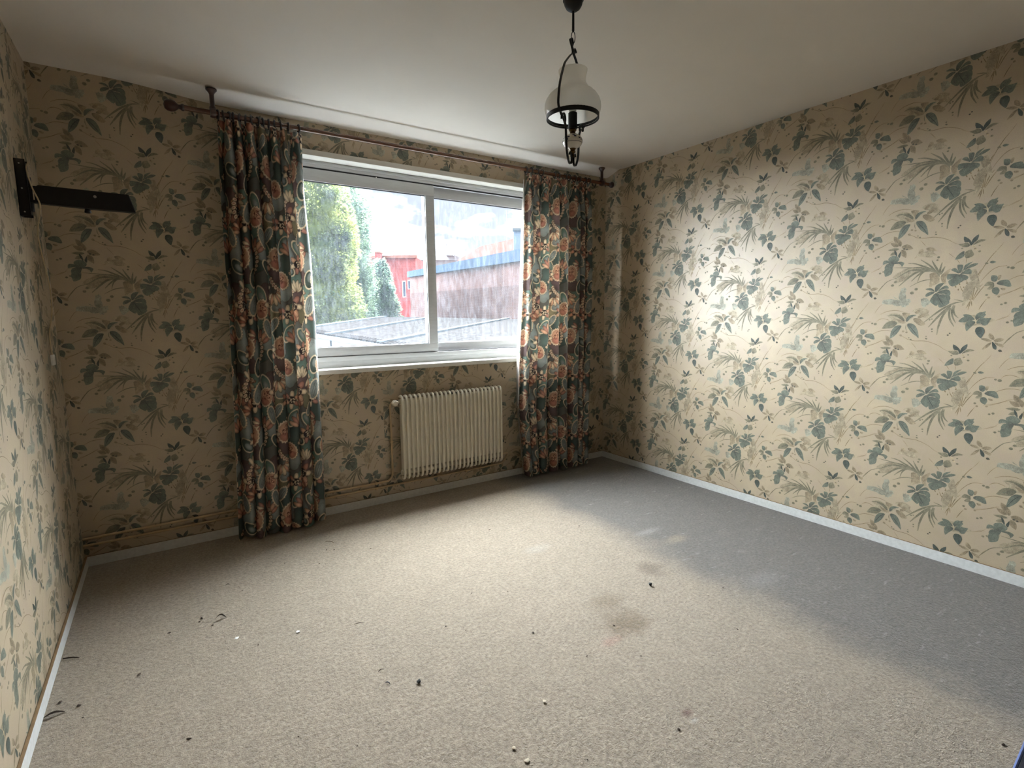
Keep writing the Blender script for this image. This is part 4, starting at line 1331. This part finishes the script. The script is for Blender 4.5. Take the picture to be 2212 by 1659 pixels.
tube(bm, [(ax0 + .004, -.5, azb - .035), (ax0 + .004, -.5, azt + .03)], .010, 12)
for z_ in (azb + .006, azt - .010): box(bm, ax0 - .004, ax0 + .05, -.512, -.488, z_ - .006, z_ + .006, .001)
bm_obj('hinge', bm, MT['blackmetal'], tv, True)
bm = bmesh.new()
fl = [(ax0 + .020, azb), (ax0 + .020, azt - .016), (ax0 + .034, azt), (ax1 - .02, azt - .004), (ax1, azb - .006), (ax0 + .20, azb - .006)]
fv = [bm.verts.new((x, -.520, z)) for x, z in fl]; bv = [bm.verts.new((x, -.482, z)) for x, z in fl]
bm.faces.new(fv); bm.faces.new(bv[::-1])
for i in range(len(fl)): bm.faces.new((fv[i - 1], fv[i], bv[i], bv[i - 1]))
bmesh.ops.bevel(bm, geom=bm.edges[:], offset=.002, segments=1, affect='EDGES')
bm_obj('arm', bm, MT['blackmetal'], tv)
bm = bmesh.new()
kx = float(on_y(190, 458, -.5)[0])
lathe(bm, [(0, .004), (.010, .004), (.010, -.008), (.012, -.010), (.012, -.018), (.006, -.020), (0, -.020)], (kx, -.5, azb - .004), 14)
bm_obj('tightening_knob', bm, MT['blackmetal'], tv, True)
for (u, v) in ((38, 395), (46, 449), (33, 341)):
    bm = bmesh.new(); z_ = float(on_x(u, v, -W + .02)[2]); lathe(bm, [(0, 0), (.0032, 0), (.0026, -.002), (0, -.002)], (-W + .016, py0 - .0002, z_), 10, 'y'); bm_obj('screw', bm, MT['steel'], tv)
bm = bmesh.new(); lathe(bm, [(0, 0), (.006, 0), (.005, -.003), (0, -.003)], (float(on_y(205, 425, -.52)[0]), -.520, float(on_y(205, 425, -.52)[2])), 10, 'y'); bm_obj('screw', bm, MT['steel'], tv)
settle(tv)

# cable hanging from the plate, over the arm, down the left wall to a clip
cpts = [(-W + .036, -.47, zt0 - .002)]
for u, v in ((57, 365), (68, 402), (86, 440)):
    cpts.append(tuple(on_y(u, v, -.532)))
for u, v, y in ((86, 462, -.45), (82, 495, -.36), (86, 530, -.28)):
    cpts.append(tuple(on_y(u, v, y)))
for u, v in ((101, 590), (110, 636), (112, 680), (107, 722), (113, 768)):
    q = on_x(u, v, -W + .006); cpts.append((max(float(q[0]), -W + .005), min(float(q[1]), -.02), float(q[2])))
cab = empty('cable', (-W, -.2, 1.1)); tag(cab, 'thin ivory cable dangling from wall bracket down the left wall', 'cable')
bm = bmesh.new(); tube(bm, smooth_path(cpts, 6), .0028, 8); bm_obj('wire', bm, MT['cable'], cab, True)
bm = bmesh.new(); qe = cpts[-1]; box(bm, -W + .001, -W + .012, qe[1] - .025, qe[1] + .025, qe[2] - .045, qe[2] + .004, .003); bm_obj('end_plug', bm, MT['chip'], cab, True)
settle(cab)
# ------------------------------------------------------------------ litter on the carpet
def twig(name, label, u, v, L_px, ang, mat, rad_=.0016, curve=.2, cat='twig', group=None):
    p = on_z(u, v, 0); D = float((p - CAM) @ FWD); L_ = L_px * D / F_PX
    a = math.radians(ang); d = RR2 * math.cos(a) + VV2 * math.sin(a) * 2.0
    n = np.array([-d[1], d[0], 0])
    pts = [p + d * L_ * t + n * L_ * curve * (1 - 4 * t * t) + np.array([0, 0, rad_ + .0015 + .002 * (1 - 4 * t * t)]) for t in (-.5, -.2, .1, .35, .5)]
    bm = bmesh.new(); c = Vector(tuple(p))
    tube(bm, [Vector(tuple(q)) - c for q in pts], [rad_ * k for k in (.6, 1, .9, .7, .35)], 6)
    o = bm_obj(name, bm, mat, None, True); o.location = c
    return tag(o, label, cat, group)
def crumb(name, label, u, v, size_px, mat, cat='debris', group=None, flat=.5, elong=1.0, ang=0):
    p = on_z(u, v, 0); D = float((p - CAM) @ FWD); r = size_px * D / F_PX * .5
    bm = bmesh.new(); bmesh.ops.create_icosphere(bm, subdivisions=2, radius=1.0)
    rr = random.Random(int(u * 31 + v)); ph = [rr.uniform(0, 6) for _ in range(6)]
    for w in bm.verts:
        k = 1 + .22 * math.sin(3 * w.co.x + ph[0]) + .2 * math.sin(4 * w.co.y + ph[1]) + .15 * math.sin(5 * w.co.z + ph[2])
        w.co = Vector((w.co.x * r * k * elong, w.co.y * r * k, (w.co.z * flat * r * k)))
    zmin = min(w.co.z for w in bm.verts)
    for w in bm.verts: w.co.z -= zmin
    o = bm_obj(name, bm, mat, None, True); o.location = (float(p[0]), float(p[1]), .0005); o.rotation_euler.z = math.radians(ang)
    return tag(o, label, cat, group)
def dry_leaf(name, label, u, v, L_px, ang, curl=.5, mat=None, wid=.3):
    p = on_z(u, v, 0); D = float((p - CAM) @ FWD); L_ = L_px * D / F_PX
    a = math.radians(ang); d = RR2 * math.cos(a) + VV2 * math.sin(a) * 2.0; d /= np.linalg.norm(d)
    n = np.array([-d[1], d[0], 0]); N = 9
    bm = bmesh.new(); rows = []
    for i in range(N):
        t = i / (N - 1)
        w = L_ * wid * math.sin(math.pi * min(.97, t * .9 + .05)) ** .8
        z = .003 + L_ * curl * .5 * math.sin(math.pi * t)
        row = []
        for s_, zz in ((-1, .22), (-.5, .05), (0, 0), (.5, .05), (1, .22)):
            q = d * L_ * (t - .5) + n * w * s_ * .5
            row.append(bm.verts.new((q[0], q[1], z + zz * w + .0004 * (i % 2))))
        rows.append(row)
    for i in range(N - 1):
        for k in range(4): bm.faces.new((rows[i][k], rows[i][k + 1], rows[i + 1][k + 1], rows[i + 1][k]))
    r = bmesh.ops.solidify(bm, geom=bm.faces[:], thickness=.0006)
    zmin = min(w.co.z for w in bm.verts)
    for w in bm.verts: w.co.z -= zmin
    o = bm_obj(name, bm, mat or MT['dirt'], None, True); o.location = (float(p[0]), float(p[1]), .0005)
    return tag(o, label, 'leaf')
RR2 = np.array([RR[0], RR[1], 0]); VV2 = np.array([VV[0], VV[1], 0])
dry_leaf('dry_leaf', 'small dark curled leaf on the carpet out from the left curtain', 477, 1336, 22, 10, .7)
dry_leaf('dry_leaf', 'long dark shrivelled leaf on the carpet touching the left baseboard', 116, 1546, 38, 22, .3, wid=.22)
dry_leaf('dry_leaf', 'dark leaf flake nearest below the left curtain in shadow edge', 492, 1264, 10, 15, .4)
twig('twig', 'brown twig lying beside the left baseboard, farther than the shrivelled leaf', 154, 1424, 33, 6, MT['dirt'], .003, .03)
twig('twig', 'thin bent straw on carpet below the right edge of left curtain', 712, 1173, 24, -10, MT['twig'], .0018, .18)
twig('twig', 'fine straight dark twig on pale carpet centre left, right of white chip', 775, 1348, 18, 14, MT['dirt'], .0013, .02)
twig('twig', 'small forked looking brown twig in front of the thin twig', 824, 1450, 11, 25, MT['dirt'], .0016, .2)
twig('twig', 'short black bent twig lowest of the three specks left of centre', 838, 1478, 13, -12, MT['iron'], .0022, .15)
crumb('seed', 'black upright seed right of the short bent twig', 905, 1474, 9, MT['iron'], 'seed', None, .6, 1.5, 60)
crumb('pebble', 'black crumb with pale edge on grey carpet, largest right of centre', 1404, 1266, 7, MT['iron'], 'pebble', None, .9)
crumb('paint_chip', 'larger white paint chip on the carpet left of centre', 644, 1366, 7, MT['chip'], 'paint chip', None, .4)
crumb('paint_chip', 'slim white paint sliver left of the larger chip', 512, 1379, 6, MT['chip'], 'paint chip', None, .3, 1.8, 50)
crumb('dirt_clump', 'dark brown clump beside reddish stain at lower right', 1466, 1577, 6, MT['dirt'], 'dirt')
crumb('fluff', 'pale carpet fluff with shadow near bottom centre', 1139, 1645, 11, MT['lump'], 'fluff', None, .35)
crumb('fluff', 'pale carpet fluff tuft behind the bottom centre one', 1110, 1618, 9, MT['lump'], 'fluff', None, .35)
crumb('fluff', 'pale fluff tuft right of carpet middle with dark shadow', 1176, 1517, 9, MT['lump'], 'fluff', None, .35)
for u, v, s_ in ((436, 1337, 8), (431, 1344, 6), (459, 1351, 5), (365, 1368, 7), (558, 1394, 5), (963, 1354, 5), (1057, 1145, 5), (1251, 1137, 4), (1152, 1368, 7), (1326, 1352, 6), (1384, 1418, 5), (1441, 1340, 4),
                 (1593, 1360, 5), (1530, 1288, 4), (1562, 1270, 4), (705, 1188, 4), (722, 1188, 4), (690, 1218, 4), (615, 1217, 3), (801, 1186, 4), (524, 1276, 4), (1006, 1362, 3), (1019, 1282, 4), (1097, 1278, 3),
                 (1268, 1100 + 318, 5), (1423, 1470, 4), (1269, 1642, 5), (772, 1612, 4), (645, 1592, 5), (408, 1597, 9), (300, 1459, 10), (170, 1526, 11), (130, 1518, 10), (179, 1551, 5), (2167, 1610, 9)):
    crumb('crumb', 'tiny dark crumb of dirt scattered on the beige carpet', u, v, s_ * .58, MT['dirt'], 'crumb', 'carpet crumbs', .5, 1.6, random.uniform(0, 180))

# navy bag edge just entering at the lower right
q1, q2 = on_z(2192, 1662, .10), on_z(2216, 1598, .10)
dd = (q2 - q1); dd /= np.linalg.norm(dd); nn = np.array([dd[1], -dd[0], 0])
bag = empty('bag', (float(q1[0] + nn[0] * .15), float(q1[1] + nn[1] * .15), 0)); tag(bag, 'navy cloth bag with blue piping at the lower right corner', 'bag')
angz = math.atan2(dd[1], dd[0])
bm = bmesh.new(); box(bm, -.24, .20, -.30, 0.0, .002, .098, .03); bo = bm_obj('body', bm, MT['bag'], bag, True)
bm = bmesh.new(); tube(bm, [(-.22, .0, .085), (0, .002, .088), (.18, 0, .085)], .0045, 8); bp = bm_obj('piping', bm, MT['bagpipe'], bag, True)
for o in (bo, bp):
    o.location = (float(q1[0]), float(q1[1]), 0); o.rotation_euler.z = angz
settle(bag)

# ------------------------------------------------------------------ outside: ground, garages, walls, houses, trees
MX = dict(
    ground=plain('yard_ground', (40, 41, 37), .95, spec=0, var=.2, scale=2),
    gravel=plain('mossy_gravel_roof', (40, 38, 37), .95, spec=0, var=.4, scale=7, bmp=.3),
    flash=plain('pale_metal_verge', (78, 84, 88), .7, spec=0, var=.06, scale=4),
    gwall=plain('pale_render', (120, 124, 128), .9, spec=0, var=.1, scale=3),
    brick=brick_mat('brown_garage_brick', (52, 37, 35), (58, 42, 38), (74, 66, 64), 2.4),
    brickp=brick_mat('pinkish_brick', (68, 50, 47), (74, 55, 51), (80, 72, 70), 2.4),
    fascia=plain('blue_grey_fascia', (44, 54, 66), .9, spec=0, var=.1, scale=1),
    red=plain('red_render', (150, 54, 50), .9, spec=0, var=.15, scale=1.2),
    redbrick=brick_mat('red_house_brick', (136, 64, 60), (124, 58, 55), (128, 84, 80), 2.0),
    tile=plain('pinkish_roof_tiles', (126, 90, 80), .9, spec=0, var=.15, scale=2),
    slate=plain('pale_grey_gable', (112, 116, 118), .9, spec=0, var=.08, scale=1),
    winw=plain('white_window_frame', (225, 226, 228), .6),
    block=plain('blue_grey_block_wall', (92, 104, 118), .9, spec=0, var=.1, scale=1),
    trunk=plain('tree_bark', (80, 66, 52), .95),
    lime=leaf_mat('lime_foliage', (78, 100, 84), (150, 156, 84), .55),
    blue=leaf_mat('blue_green_foliage', (84, 106, 92), (116, 132, 104), .8),
    plant=leaf_mat('roof_edge_plants', (110, 130, 50), (180, 184, 90), 3),
)
GZ = -2.4
bmg = bmesh.new(); box(bmg, -60, 60, TH + .02, 120, GZ - .2, GZ)
gobj = bm_obj('ground', bmg, MX['ground']); tag(gobj, kind='structure')

def uv_box(obj_):
    """metre-scaled UVs by dominant face direction"""
    me = obj_.data
    uvl = me.uv_layers.new(name='UVMap')
    for f in me.polygons:
        n = f.normal
        t = Vector((-n.y, n.x, 0))
        t = t.normalized() if t.length > .3 else Vector((1, 0, 0))
        b_ = n.cross(t)
        for li in f.loop_indices:
            p = me.vertices[me.loops[li].vertex_index].co
            uvl.data[li].uv = (p.dot(t), p.z if abs(n.z) < .7 else p.dot(b_))

def prism(bm, pts, z0, z1s, mi=0):
    """vertical prism over plan points, with its own top height at each corner"""
    lo = [bm.verts.new((p[0], p[1], z0)) for p in pts]
    hi = [bm.verts.new((p[0], p[1], z)) for p, z in zip(pts, z1s)]
    n = len(pts)
    for i in range(n):
        bm.faces.new((lo[i], lo[(i + 1) % n], hi[(i + 1) % n], hi[i])).material_index = mi
    bm.faces.new(hi).material_index = mi; bm.faces.new(lo[::-1]).material_index = mi

# garage block: three roof bays between raised verges, low walls below
def bar(bm, a, b, w, h, mi=0):
    a, b = np.array(a), np.array(b); d = b - a; d[2] = 0; d /= np.linalg.norm(d); n = np.array([-d[1], d[0], 0]) * w / 2
    vs_ = []
    for p in (a, b):
        for sx, z in ((-1, -h), (1, -h), (1, h * .6), (-1, h * .6)):
            q = p + n * sx; vs_.append(bm.verts.new((q[0], q[1], q[2] + z)))
    for f in ((0, 1, 2, 3), (7, 6, 5, 4), (0, 4, 5, 1), (1, 5, 6, 2), (2, 6, 7, 3), (3, 7, 4, 0)):
        bm.faces.new([vs_[i] for i in f]).material_index = mi
e1, e2, e3 = at(640, 711, 17.5), at(708, 723.5, 16), at(822, 741, 13.5)
e4 = e3 + (e3 - e2) * 1.0; e5 = e4 + (e3 - e2) * 1.3
f1, f2, f3 = at(829, 684, 26), at(935, 685.5, 25.5), at(1096, 689, 24)
f4 = at(1290, 694, 19); f5 = at(1500, 698, 20)
f0 = at(600, 708, 36); e0 = e1 + (e1 - e2)
g = empty('garage_row', (float((e2[0] + e3[0]) / 2), float((e2[1] + e3[1]) / 2), GZ)); tag(g, 'row of low garages with dark gravel roofs below the window view', 'garage')
cr0 = None
for a, b, c, d in ((e1, e2, f2, f1), (e2, e3, f3, f2), (e3, e4, f4, f3)):
    bm = bmesh.new(); pts = [a, b, c, d]
    lo = [bm.verts.new((p[0], p[1], p[2] - .16)) for p in pts]; hi = [bm.verts.new(tuple(p)) for p in pts]
    bm.faces.new(hi); bm.faces.new(lo[::-1])
    for i in range(4): bm.faces.new((lo[i], lo[(i + 1) % 4], hi[(i + 1) % 4], hi[i]))
    bm_obj('roof', bm, MX['gravel'], g)
    bm = bmesh.new()
    cc = (np.array(a) + b + c + d) / 4
    ins = [np.array(p) + (cc - p) * .03 for p in pts]
    prism(bm, ins, GZ, [p[2] - .17 for p in ins]); bm_obj('wall', bm, MX['gwall'], g)
    bm = bmesh.new(); bar(bm, b, c, .22, .10); bm_obj('verge', bm, MX['flash'], g)
    bm = bmesh.new(); bar(bm, a + np.array([0, 0, -.06]), b + np.array([0, 0, -.06]), .14, .08); bm_obj('gutter', bm, MX['flash'], g)
    nrow = int(np.linalg.norm(b - a) / .16); dv = (d - a) / np.linalg.norm(d - a)      # corrugated sheet ends along the eave
    for i in range(nrow):
        p = a + (b - a) * (i + .5) / nrow
        if cr0 is None:
            bm = bmesh.new(); tube(bm, [Vector(tuple(dv * t)) for t in (-.05, .6)], .055, 6); cr0 = bm_obj('sheet_ridge', bm, MX['gravel'], g, True); o = cr0
        else:
            o = cr0.copy(); COL.objects.link(o); o.parent = g
        o.location = Vector((float(p[0]), float(p[1]), float(p[2]) - .02))
bm = bmesh.new(); bar(bm, e1, f1, .3, .06); bm_obj('verge', bm, MX['flash'], g)
settle(g)
# downpipe and small white rooflight at the lower right
rp = at(1100, 733, 13.2)
bm = bmesh.new(); box(bm, rp[0] - .5, rp[0] + .5, rp[1] - .3, rp[1] + .3, rp[2] - .12, rp[2] + .06, .02)
tag(bm_obj('rooflight', bm, MX['winw']), 'white low rooflight box on the right garage roof', 'rooflight')

# long brick wall building with fascia band
L0, L1 = at(888, 690, 38), at(1128, 692, 25.5)
dirw = L1 - L0; dirw[2] = 0
L2 = L1 + dirw * .8
bk = np.array([-dirw[1], dirw[0], 0]); bk = bk / np.linalg.norm(bk)
if bk @ RGT < 0: bk = -bk
def ztop(u, v, D): return float(at(u, v, D)[2])
zt_l, zt_r = ztop(895, 588, 38), ztop(1124, 541, 25.5)
zb_l, zb_r = ztop(895, 600, 38), ztop(1124, 566, 25.5)
zm_l, zm_r = ztop(895, 634, 38), ztop(1124, 616, 25.5)
long_b = empty('long_building', (float(L0[0]), float(L0[1]), GZ)); tag(long_b, 'long brick building with blue grey fascia seen behind garages', 'building')
def band(name, zl0, zr0, zl1, zr1, th, mat, uvq=False):
    k = 1.8
    zr0, zr1 = zl0 + (zr0 - zl0) * k, zl1 + (zr1 - zl1) * k
    bm = bmesh.new()
    pts = [L0 - bk * th, L2 - bk * th, L2 + bk * 6, L0 + bk * 6]
    lo = [bm.verts.new((p[0], p[1], z)) for p, z in zip(pts, (zl0, zr0, zr0, zl0))]
    hi = [bm.verts.new((p[0], p[1], z)) for p, z in zip(pts, (zl1, zr1, zr1, zl1))]
    for i in range(4): bm.faces.new((lo[i], lo[(i + 1) % 4], hi[(i + 1) % 4], hi[i]))
    bm.faces.new(hi); bm.faces.new(lo[::-1])
    o = bm_obj(name, bm, mat, long_b)
    if uvq: uv_box(o)
band('lower_wall', GZ, GZ, zm_l, zm_r, 0, MX['brick'], True)
band('upper_wall', zm_l, zm_r, zb_l, zb_r, -.01, MX['brickp'], True)
band('fascia', zb_l, zb_r, zt_l, zt_r, .18, MX['fascia'])
settle(long_b)

# houses behind
def facade_house(name, label, plan_px, D, depth, z_px, mats, roof_px=None):
    """front wall from (u0) to (u1) at distance D, optional gable roof outline in pixels above"""
    u0, u1 = plan_px
    a, b = at(u0, z_px, D), at(u1, z_px, D)
    root = empty(name, (float(a[0]), float(a[1]), GZ)); tag(root, label, 'house')
    fw = np.array([FWD[0], FWD[1], 0]); fw /= np.linalg.norm(fw)
    bm = bmesh.new(); pts = [a, b, b + fw * depth, a + fw * depth]
    prism(bm, pts, GZ, [a[2], b[2], b[2], a[2]]); o = bm_obj('wall', bm, mats[0], root); uv_box(o)
    if roof_px:
        out = [at(u, v, D - .2) for u, v in roof_px]
        bm = bmesh.new()
        f_ = [bm.verts.new(tuple(p)) for p in out]; g_ = [bm.verts.new(tuple(p + fw * (depth + .4))) for p in out]
        bm.faces.new(f_); bm.faces.new(g_[::-1])
        for i in range(len(out)): bm.faces.new((f_[i - 1], f_[i], g_[i], g_[i - 1]))
        bm_obj('roof', bm, mats[1], root)
    return root, a, b, fw
def block(name, root, u0, u1, v0, v1, D, depth, mat):
    a, b = at(u0, v1, D), at(u1, v1, D); zt_ = float(at((u0 + u1) / 2, v0, D)[2])
    fw = np.array([FWD[0], FWD[1], 0]); fw /= np.linalg.norm(fw)
    bm = bmesh.new(); prism(bm, [a, b, b + fw * depth, a + fw * depth], min(a[2], b[2]), [zt_] * 4)
    return bm_obj(name, bm, mat, root)
h1, *_ = facade_house('red_house', 'red rendered house with two narrow white windows behind the bush', (770, 897), 48, 8, 555, [MX['redbrick'], MX['tile']])
block('parapet', h1, 770, 900, 552, 557, 47.9, .4, MX['tile'])
for u0, u1, v0, v1 in ((870, 877, 607, 642), (881, 888.5, 605, 625)):
    w_ = block('window', h1, u0, u1, v0, v1, 47.95, .1, MX['winw']); block('pane', w_, u0 + 1.2, u1 - 1.2, v0 + 2, v1 - 2, 47.9, .05, MX['fascia'])
ch = block('chimney', h1, 810, 820, 544, 558, 47, 1.0, MX['redbrick']); uv_box(ch); block('cap', ch, 809, 821, 543, 545.5, 46.9, 1.2, MX['tile'])
block('chimney', h1, 849, 865, 541, 560, 50, 1.2, MX['slate'])
settle(h1)
h2, *_ = facade_house('gabled_house', 'pale grey gabled house behind the window mullion', (862, 1004), 58, 8, 559, [MX['slate'], MX['slate']], [(858, 562), (864, 553), (890, 545), (930, 536), (947, 537), (1002, 559), (1002, 562)])
block('chimney', h2, 964, 979, 527, 552, 57, 1.2, MX['slate']); settle(h2)
h3, *_ = facade_house('pink_roof_house', 'house with pinkish sloping roof behind the brick building', (990, 1330), 50, 9, 566, [MX['redbrick'], MX['tile']], [(988, 562), (998, 556), (1036, 533), (1108, 516), (1330, 470), (1330, 572), (988, 572)])
settle(h3)
h4, *_ = facade_house('grey_block', 'blue grey taller block rising at the right window edge', (1109, 1260), 40, 6, 496, [MX['block'], MX['block']])
block('coping', h4, 1107, 1262, 492, 496.5, 39.9, .5, MX['flash']); settle(h4)
rw = at(830, 672, 40)
h5, *_ = facade_house('garden_wall', 'low bright red garden wall left of the brick building', (800, 886), 42, .4, 651, [MX['red'], MX['tile']])
h5['category'] = 'wall'; settle(h5)
h6 = empty('wall_stub', tuple(at(818, 690, 36))); tag(h6, 'small red wall stub beside the bush, above garage roof', 'wall'); block('stub', h6, 805, 829, 667, 700, 36, .4, MX['red']); settle(h6)

# television aerials
def aerial(label, u, v0, v1, D, bars):
    a, b = at(u, v1, D), at(u, v0, D)
    r = empty('aerial', tuple(a)); tag(r, label, 'aerial')
    px = D / F_PX
    bm = bmesh.new(); tube(bm, [tuple(a), (a[0], a[1], b[2])], .5 * px, 6); bm_obj('mast', bm, MX['gwall'], r)
    for vv, hl in bars:
        c = at(u, vv, D); bm = bmesh.new()
        tube(bm, [tuple(c - RGT * hl * px), tuple(c + RGT * hl * px)], .45 * px, 6); bm_obj('crossbar', bm, MX['gwall'], r)
    settle(r)
aerial('tall thin aerial above the pinkish roof at right', 1095, 455, 520, 45, ((456, 4), (461, 3), (483, 4), (487, 3)))
aerial('short aerial above the grey gabled house', 905, 517, 540, 57, ((519, 3), (524, 3), (528, 3)))

# trees: real leaf blades around an uneven crown
def tree(name, label, base, height, rfun, nleaf, leaf, mat, seed, cat='tree'):
    """rfun(t, angle) -> crown radius at height fraction t"""
    r = np.random.default_rng(seed)
    root = empty(name, (float(base[0]), float(base[1]), GZ)); tag(root, label, cat)
    t = r.random(nleaf) ** .9; an = r.random(nleaf) * 2 * np.pi
    # branch tufts: leaves gather on drooping sprays
    nt_ = 900
    tt, ta = r.random(nt_), r.random(nt_) * 2 * np.pi
    pick = r.integers(0, nt_, nleaf)
    t = np.clip(tt[pick] + r.normal(0, .012, nleaf), 0, 1); an = ta[pick] + r.normal(0, .11, nleaf)
    rad_ = np.array([rfun(a, b) for a, b in zip(t, an)]) * (1 - .32 * r.random(nleaf) ** 2)
    tuft_out = .10 * np.sin(pick * 12.9898) + 1.0
    rad_ *= tuft_out
    z = GZ + .1 + t * (height - .1) - .25 * r.random(nleaf)
    P0 = np.stack([base[0] + rad_ * np.cos(an), base[1] + rad_ * np.sin(an), z], 1)
    out = np.stack([np.cos(an), np.sin(an), -.55 + .9 * r.random(nleaf)], 1) + r.normal(0, .35, (nleaf, 3))
    out /= np.linalg.norm(out, axis=1)[:, None]
    side = np.cross(out, r.normal(0, 1, (nleaf, 3))); side /= np.linalg.norm(side, axis=1)[:, None]
    L_ = leaf * (.6 + .8 * r.random(nleaf))[:, None]
    up = np.cross(side, out)
    V = np.stack([P0, P0 + out * L_ * .5 + side * L_ * .24 + up * L_ * .06, P0 + out * L_ - up * L_ * .12, P0 + out * L_ * .5 - side * L_ * .24 + up * L_ * .06], 1).reshape(-1, 3)
    me = bpy.data.meshes.new('foliage')
    me.vertices.add(len(V)); me.vertices.foreach_set('co', V.astype(np.float32).ravel())
    q = np.arange(nleaf * 4, dtype=np.int32)
    me.loops.add(len(q)); me.loops.foreach_set('vertex_index', q)
    me.polygons.add(nleaf); me.polygons.foreach_set('loop_start', np.arange(0, len(q), 4, dtype=np.int32))
    me.update(calc_edges=True)
    me.materials.append(mat)
    fo = bpy.data.objects.new('foliage', me); COL.objects.link(fo); fo.parent = root; fo['kind'] = 'stuff'
    bm = bmesh.new(); tube(bm, [(base[0], base[1], GZ - .05), (base[0] + .05, base[1], GZ + height * .5), (base[0], base[1] + .05, GZ + height * .9)], [.18 * height / 8, .12 * height / 8, .03], 8)
    bm_obj('trunk', bm, MX['trunk'], root, True)
    # dark inner mass of twigs so that the crown is not see-through
    bm = bmesh.new(); rings_ = []
    for i in range(13):
        ti = i / 12
        ring = [bm.verts.new((base[0] + .72 * rfun(ti, a) * math.cos(a), base[1] + .72 * rfun(ti, a) * math.sin(a), GZ + .3 + ti * (height - .8))) for a in np.linspace(0, 2 * math.pi, 19)[:-1]]
        rings_.append(ring)
    for i in range(12):
        for k in range(18): bm.faces.new((rings_[i][k], rings_[i][(k + 1) % 18], rings_[i + 1][(k + 1) % 18], rings_[i + 1][k]))
    bm.faces.new(rings_[-1]); bm.faces.new(rings_[0][::-1])
    io = bm_obj('inner_twigs', bm, mat, root, True); io['kind'] = 'stuff'
    settle(root)
    return root
DT = 26.0
c1 = at(690, 690, DT)
rT = lambda t, a: 2.3 * (1 - .30 * t ** 3) * (.86 + .10 * math.sin(3 * a + 7 * t) + .07 * math.sin(11 * t + a)) * min(1, .55 + 2.2 * t) * min(1, 6 * (1.03 - t))
tree('creeper_tree', 'tall yellow green leafy tree filling the left of the window view', c1, float(at(700, 330, DT)[2] - GZ), rT, 70000, .15, MX['lime'], 1)
c2 = at(752, 690, DT + 4)
rU = lambda t, a: 1.62 * (.88 + .10 * math.sin(4 * a + 9 * t)) * min(1, .5 + 2 * t) * min(1, 5 * (1.04 - t))
tree('blue_green_tree', 'blue green tree with drooping sprays just right of the tall tree', c2, float(at(760, 372, DT + 4)[2] - GZ), rU, 30000, .15, MX['blue'], 2)
c3 = at(826, 690, 33)
rV = lambda t, a: 1.25 * (.85 + .12 * math.sin(3 * a + 8 * t)) * math.sin(math.pi * min(.97, .12 + .86 * t)) ** .7
tree('loose_bush', 'loose grey green bush in front of the red house', c3, float(at(826, 560, 33)[2] - GZ), rV, 14000, .17, MX['blue'], 3, 'bush')
c4 = at(780, 686, 30)
rX = lambda t, a: .95 * (.85 + .15 * math.sin(5 * a)) * math.sin(math.pi * min(.97, .2 + .78 * t)) ** .7
tree('low_plants', 'low yellow green plants along the far edge of garage roof', c4, float(at(780, 680, 30)[2] - GZ), rX, 1500, .22, MX['plant'], 4, 'plant')
